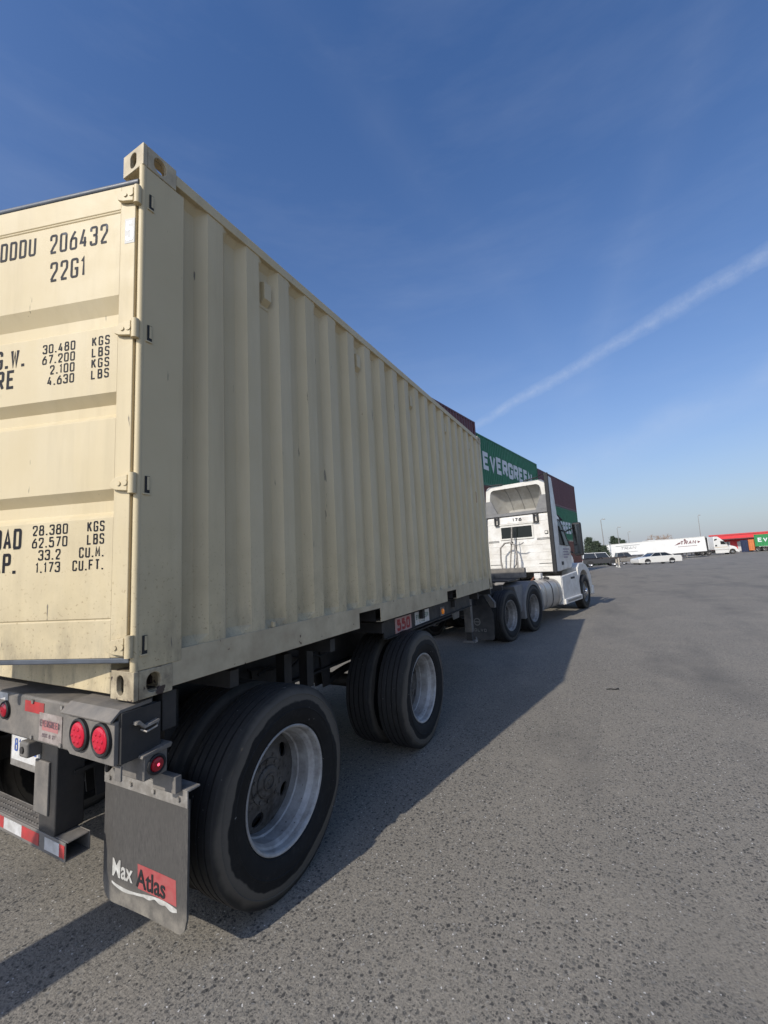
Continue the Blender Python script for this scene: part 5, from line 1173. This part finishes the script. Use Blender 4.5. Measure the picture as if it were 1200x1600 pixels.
# green container on a chassis, orange and dark blue boxes beside it
def far_box(label, u, v0, depth, length, H, mat, name, hd, z0, text=None):
    p = at(u, v0, depth); zg = gz(p.x, p.y)
    return stack_box(H, mat, label, (p.x, p.y), hd, zg+z0, None, text, name, length), p, zg
hdG = math.atan2(rv.x, rv.y)
GREEN2 = cmat('bright_green_paint', (.03, .23, .07)); ORANGE = cmat('orange_paint', (.55, .17, .05)); NAVY = cmat('navy_paint', (.015, .024, .06))
pg = at(1180, 852, 92); far_dir = rv.normalized()
def local_far(label, s0, H, mat, length, z0, text=None, name='container_box'):
    q_ = Vector((pg.x, pg.y, 0)) + far_dir*(s0+length); return stack_box(H, mat, label, (q_.x, q_.y), hdG, gz(q_.x, q_.y)+z0, None, text, name, length)
local_far('bright green container with white lettering on a low chassis before the red warehouse', 0, 2.59, GREEN2, 12.19, .98, ('EVERGREEN', -11.6, .95, .9, .75, .16, .2), 'chassis_container')
local_far('narrow orange steel locker between the bright green container and the navy locker', -1.15, 2.4, ORANGE, 1.0, .3, None, 'storage_locker')
local_far('navy steel locker beside the narrow orange one by the red warehouse', -2.55, 2.6, NAVY, 1.3, .1, None, 'storage_locker')
q_ = Vector((pg.x, pg.y, 0))
gc = thing('container_chassis', 'low chassis with a row of bright wheels under the bright green container', 'trailer', (q_.x, q_.y, gz(q_.x, q_.y)), -hdG)
MB().box(-1.75, -1.6, .05, 12.1, .70, .965).build('main_beam', STEEL_DK, gc); MB().box(-.85, -.7, .05, 12.1, .70, .965).build('main_beam', STEEL_DK, gc)
for y in (.4, 1.6, 2.8, 4.0):
    for x, s_ in ((-.18, 1), (-2.25, -1)): o = link('wheel', M_WHEEL, gc, loc=(x, y, WZ), rot=(0, 0, 0 if s_ > 0 else math.pi)); link('tyre', M_TYRE_T, o)

# lamp posts
POLE = paint('pole_grey', (.24, .235, .22), .6, 0, .1, .5)
def lamp_post(u0, v0, u1, v1, depth, label, arm):
    b = at(u0, v0, depth); tp = at(u1, v1, depth); zg = gz(b.x, b.y); h = tp.z-zg
    t = thing('lamp_post', label, 'lamp post', (b.x, b.y, zg)); top = Vector((tp.x-b.x, tp.y-b.y, h)); lean = top*.6 + Vector((0, 0, h*.4)); lean = Vector((top.x, top.y, h))
    MB().tube([(0, 0, 0), lean*.5, lean], [.12, .09, .06], 10).build('pole', POLE, t)
    MB().tube([lean, lean+Vector((arm*.3, 0, .25)), lean+Vector((arm*.9, 0, .2))], .05, 6).build('arm', POLE, t)
    MB().box(lean.x+arm*.6-.15, lean.x+arm*.6+.35, lean.y-.12, lean.y+.12, h+.10, h+.24).build('lamp_head', STEEL_LT, t, bevel=.04)
lamp_post(946.5, 868, 938.5, 813, 84, 'tall grey lamp post rising beside the rear end of the white box trailer', .8)
lamp_post(969.5, 862, 964, 825, 104, 'grey lamp post behind the evergreens, its lower part hidden by the white trailer', .8)
lamp_post(985, 860, 981, 832, 124, 'short-looking far lamp post standing over the white trailer roof', .6)
lamp_post(1096.5, 852, 1090.5, 806, 128, 'thin pale lamp post behind the front of the white trailer', .5)

# trees
BARK = paint('bark', (.07, .05, .04), .9, 0, .3, 6); NEEDLE = paint('needles', (.035, .052, .030), .8, 0, .45, 1.2); NEEDLE2 = paint('needles_light', (.055, .075, .040), .8, 0, .4, 1.2)
def leafcloud(n, fn, size, rng):
    mb = MB()
    for _ in range(n):
        c = fn(); a = Vector((rng.uniform(-1, 1), rng.uniform(-1, 1), rng.uniform(-.6, .6))).normalized(); b = a.orthogonal().normalized(); b.rotate(Matrix.Rotation(rng.uniform(0, 6.28), 3, a)); s_ = size*rng.uniform(.5, 1.3)
        d = a.cross(b); mb.add([c-b*s_*.5-d*s_*.18, c+b*s_, c-b*s_*.4+d*s_*.3], [(0, 1, 2)])
    return mb
def conifer(P, H, Rr, label, seed, dens=2600):
    rng = random.Random(seed); t = thing('evergreen_tree', label, 'tree', P)
    MB().tube([(0, 0, 0), (.05, 0, H*.5), (0, 0, H*.97)], [.22, .13, .03], 8).build('trunk', BARK, t)
    tiers = []; limbs = MB()
    for i in range(34):
        z = H*(.10+.86*i/33); L_ = Rr*(1-(z/H))**.75*rng.uniform(.65, 1.12)+.15; az = rng.uniform(0, 6.28)
        for k in range(3):
            a = az+k*2.1+rng.uniform(-.4, .4); e = Vector((L_*math.cos(a), L_*math.sin(a), z-.18*L_)); limbs.tube([(0, 0, z), e], [.035, .01], 4); tiers.append((z, a, L_))
    limbs.build('limbs', BARK, t)
    for mat_, nn_ in ((NEEDLE, dens), (NEEDLE2, dens//3)):
        def fn():
            z, a, L_ = rng.choice(tiers); u = rng.uniform(.2, 1.0)**.7; return Vector((u*L_*math.cos(a)+rng.gauss(0, .12+.1*u), u*L_*math.sin(a)+rng.gauss(0, .12+.1*u), z-.18*L_*u+rng.gauss(0, .10)))
        leafcloud(nn_, fn, .26, rng).build('crown', mat_, t, smooth=0)
def tree_at(u, vtop, depth, ratio, label, seed, dens=2600):
    p = at(u, vtop, depth); zg = gz(p.x, p.y); H = p.z-zg; conifer((p.x, p.y, zg), H, H*ratio, label, seed, dens)
tree_at(919, 839, 78, .34, 'pointed dark evergreen rising beside the end of the container stacks', 1)
tree_at(931, 845, 80, .55, 'broad dark evergreen between the pointed evergreen and the tall lamp post', 2, 3400)
tree_at(942, 852, 84, .5, 'low evergreen tucked right behind the tall lamp post', 3)
tree_at(957, 837, 108, .30, 'slim evergreen peeping over the rear end of the white trailer', 4)
tree_at(965, 840, 110, .32, 'paler evergreen peeping over the white trailer, next to the slim one', 5)
tree_at(973, 843, 112, .30, 'shortest evergreen peeping over the white trailer roof', 6)
p = at(1028, 836, 118); zg = gz(p.x, p.y); rng = random.Random(11); bt = thing('bare_tree', 'rounded leafless brownish tree showing above the white trailer roof', 'tree', (p.x, p.y, zg)); Hb = p.z-zg
TWIG = paint('twig_brown', (.26, .17, .11), .9, 0, .2, 2)
MB().tube([(0, 0, 0), (.05, 0, Hb*.4)], [.25, .16], 8).build('trunk', BARK, bt)
mb = MB()
def grow(p0, d, l, r, n):
    p1 = p0 + d*l; mb.tube([p0, (p0+p1)/2+Vector((rng.gauss(0, .04), rng.gauss(0, .04), 0))*l, p1], [r, r*.8, r*.6], 4)
    if n:
        for _ in range(4 if n > 1 else 5):
            nd_ = (d + Vector((rng.gauss(0, .55), rng.gauss(0, .55), rng.gauss(.1, .35)))).normalized(); grow(p1, nd_, l*rng.uniform(.6, .8), r*.6, n-1)
for k in range(7):
    a = k*.9; grow(Vector((0, 0, Hb*.38)), Vector((math.cos(a)*.75, math.sin(a)*.75, .75)).normalized(), Hb*.30, .07, 3)
mb.build('branches', TWIG, bt)
# litter on the asphalt
for k, (u, v, lab) in enumerate(((957, 1078, 'dark twig lying on the sunlit asphalt beside the shadow edge'),)):
    d_ = ray(u, v); q_ = CAM + d_*(-CAM.z/d_.z)
    mb = MB(); mb.tube([(-.07, 0, .006), (-.02, .012, .010), (.03, .0, .008), (.075, .02, .012)], [.005, .007, .007, .012], 6); o = mb.build('twig', RUBBER_BLK, None, loc=(q_.x, q_.y, 0), rot=(0, 0, .2+k)); tag(o, lab, 'twig')

# post added out of view to cast the shadow band whose source is unknown
bl = thing('shadow_post', 'tall round grey concrete post added unseen behind the trailer rear to cast a shadow', 'shadow_post', (-1.10, -1.95, 0))
MB().lathe([(0, .17), (1.82, .17), (1.90, .13), (1.93, .0001)], 28).build('post', paint('concrete', (.32, .31, .29), .85, 0, .12, 4, bump=.3), bl, rot=(0, -math.pi/2, 0))
MB().lathe([(0, .26), (.05, .26), (.06, .17)], 28).build('footing', bpy.data.materials['concrete'], bl, rot=(0, -math.pi/2, 0))

# brake hoses and bolts under the rear bolster
for k, (x, y) in enumerate(((-.30, .09), (-.36, .11), (-.42, .10))):
    MB().tube([(x, y, .984), (x+.02, y+.03, .93), (x-.03, y+.06, .86-.02*k), (x-.10, y+.16, .84), (x-.16, y+.32, .90)], .011, 8).build('air_hose', RUBBER_BLK if k != 1 else STEEL_LT, ch)
for x in (-.46, -.72, -1.3, -1.7):
    for z in (1.005, 1.165):
        MB().cyl((x, -.0352, z), (x, -.043, z), .010, n=6).build('bolt', STEEL_LT, ch)
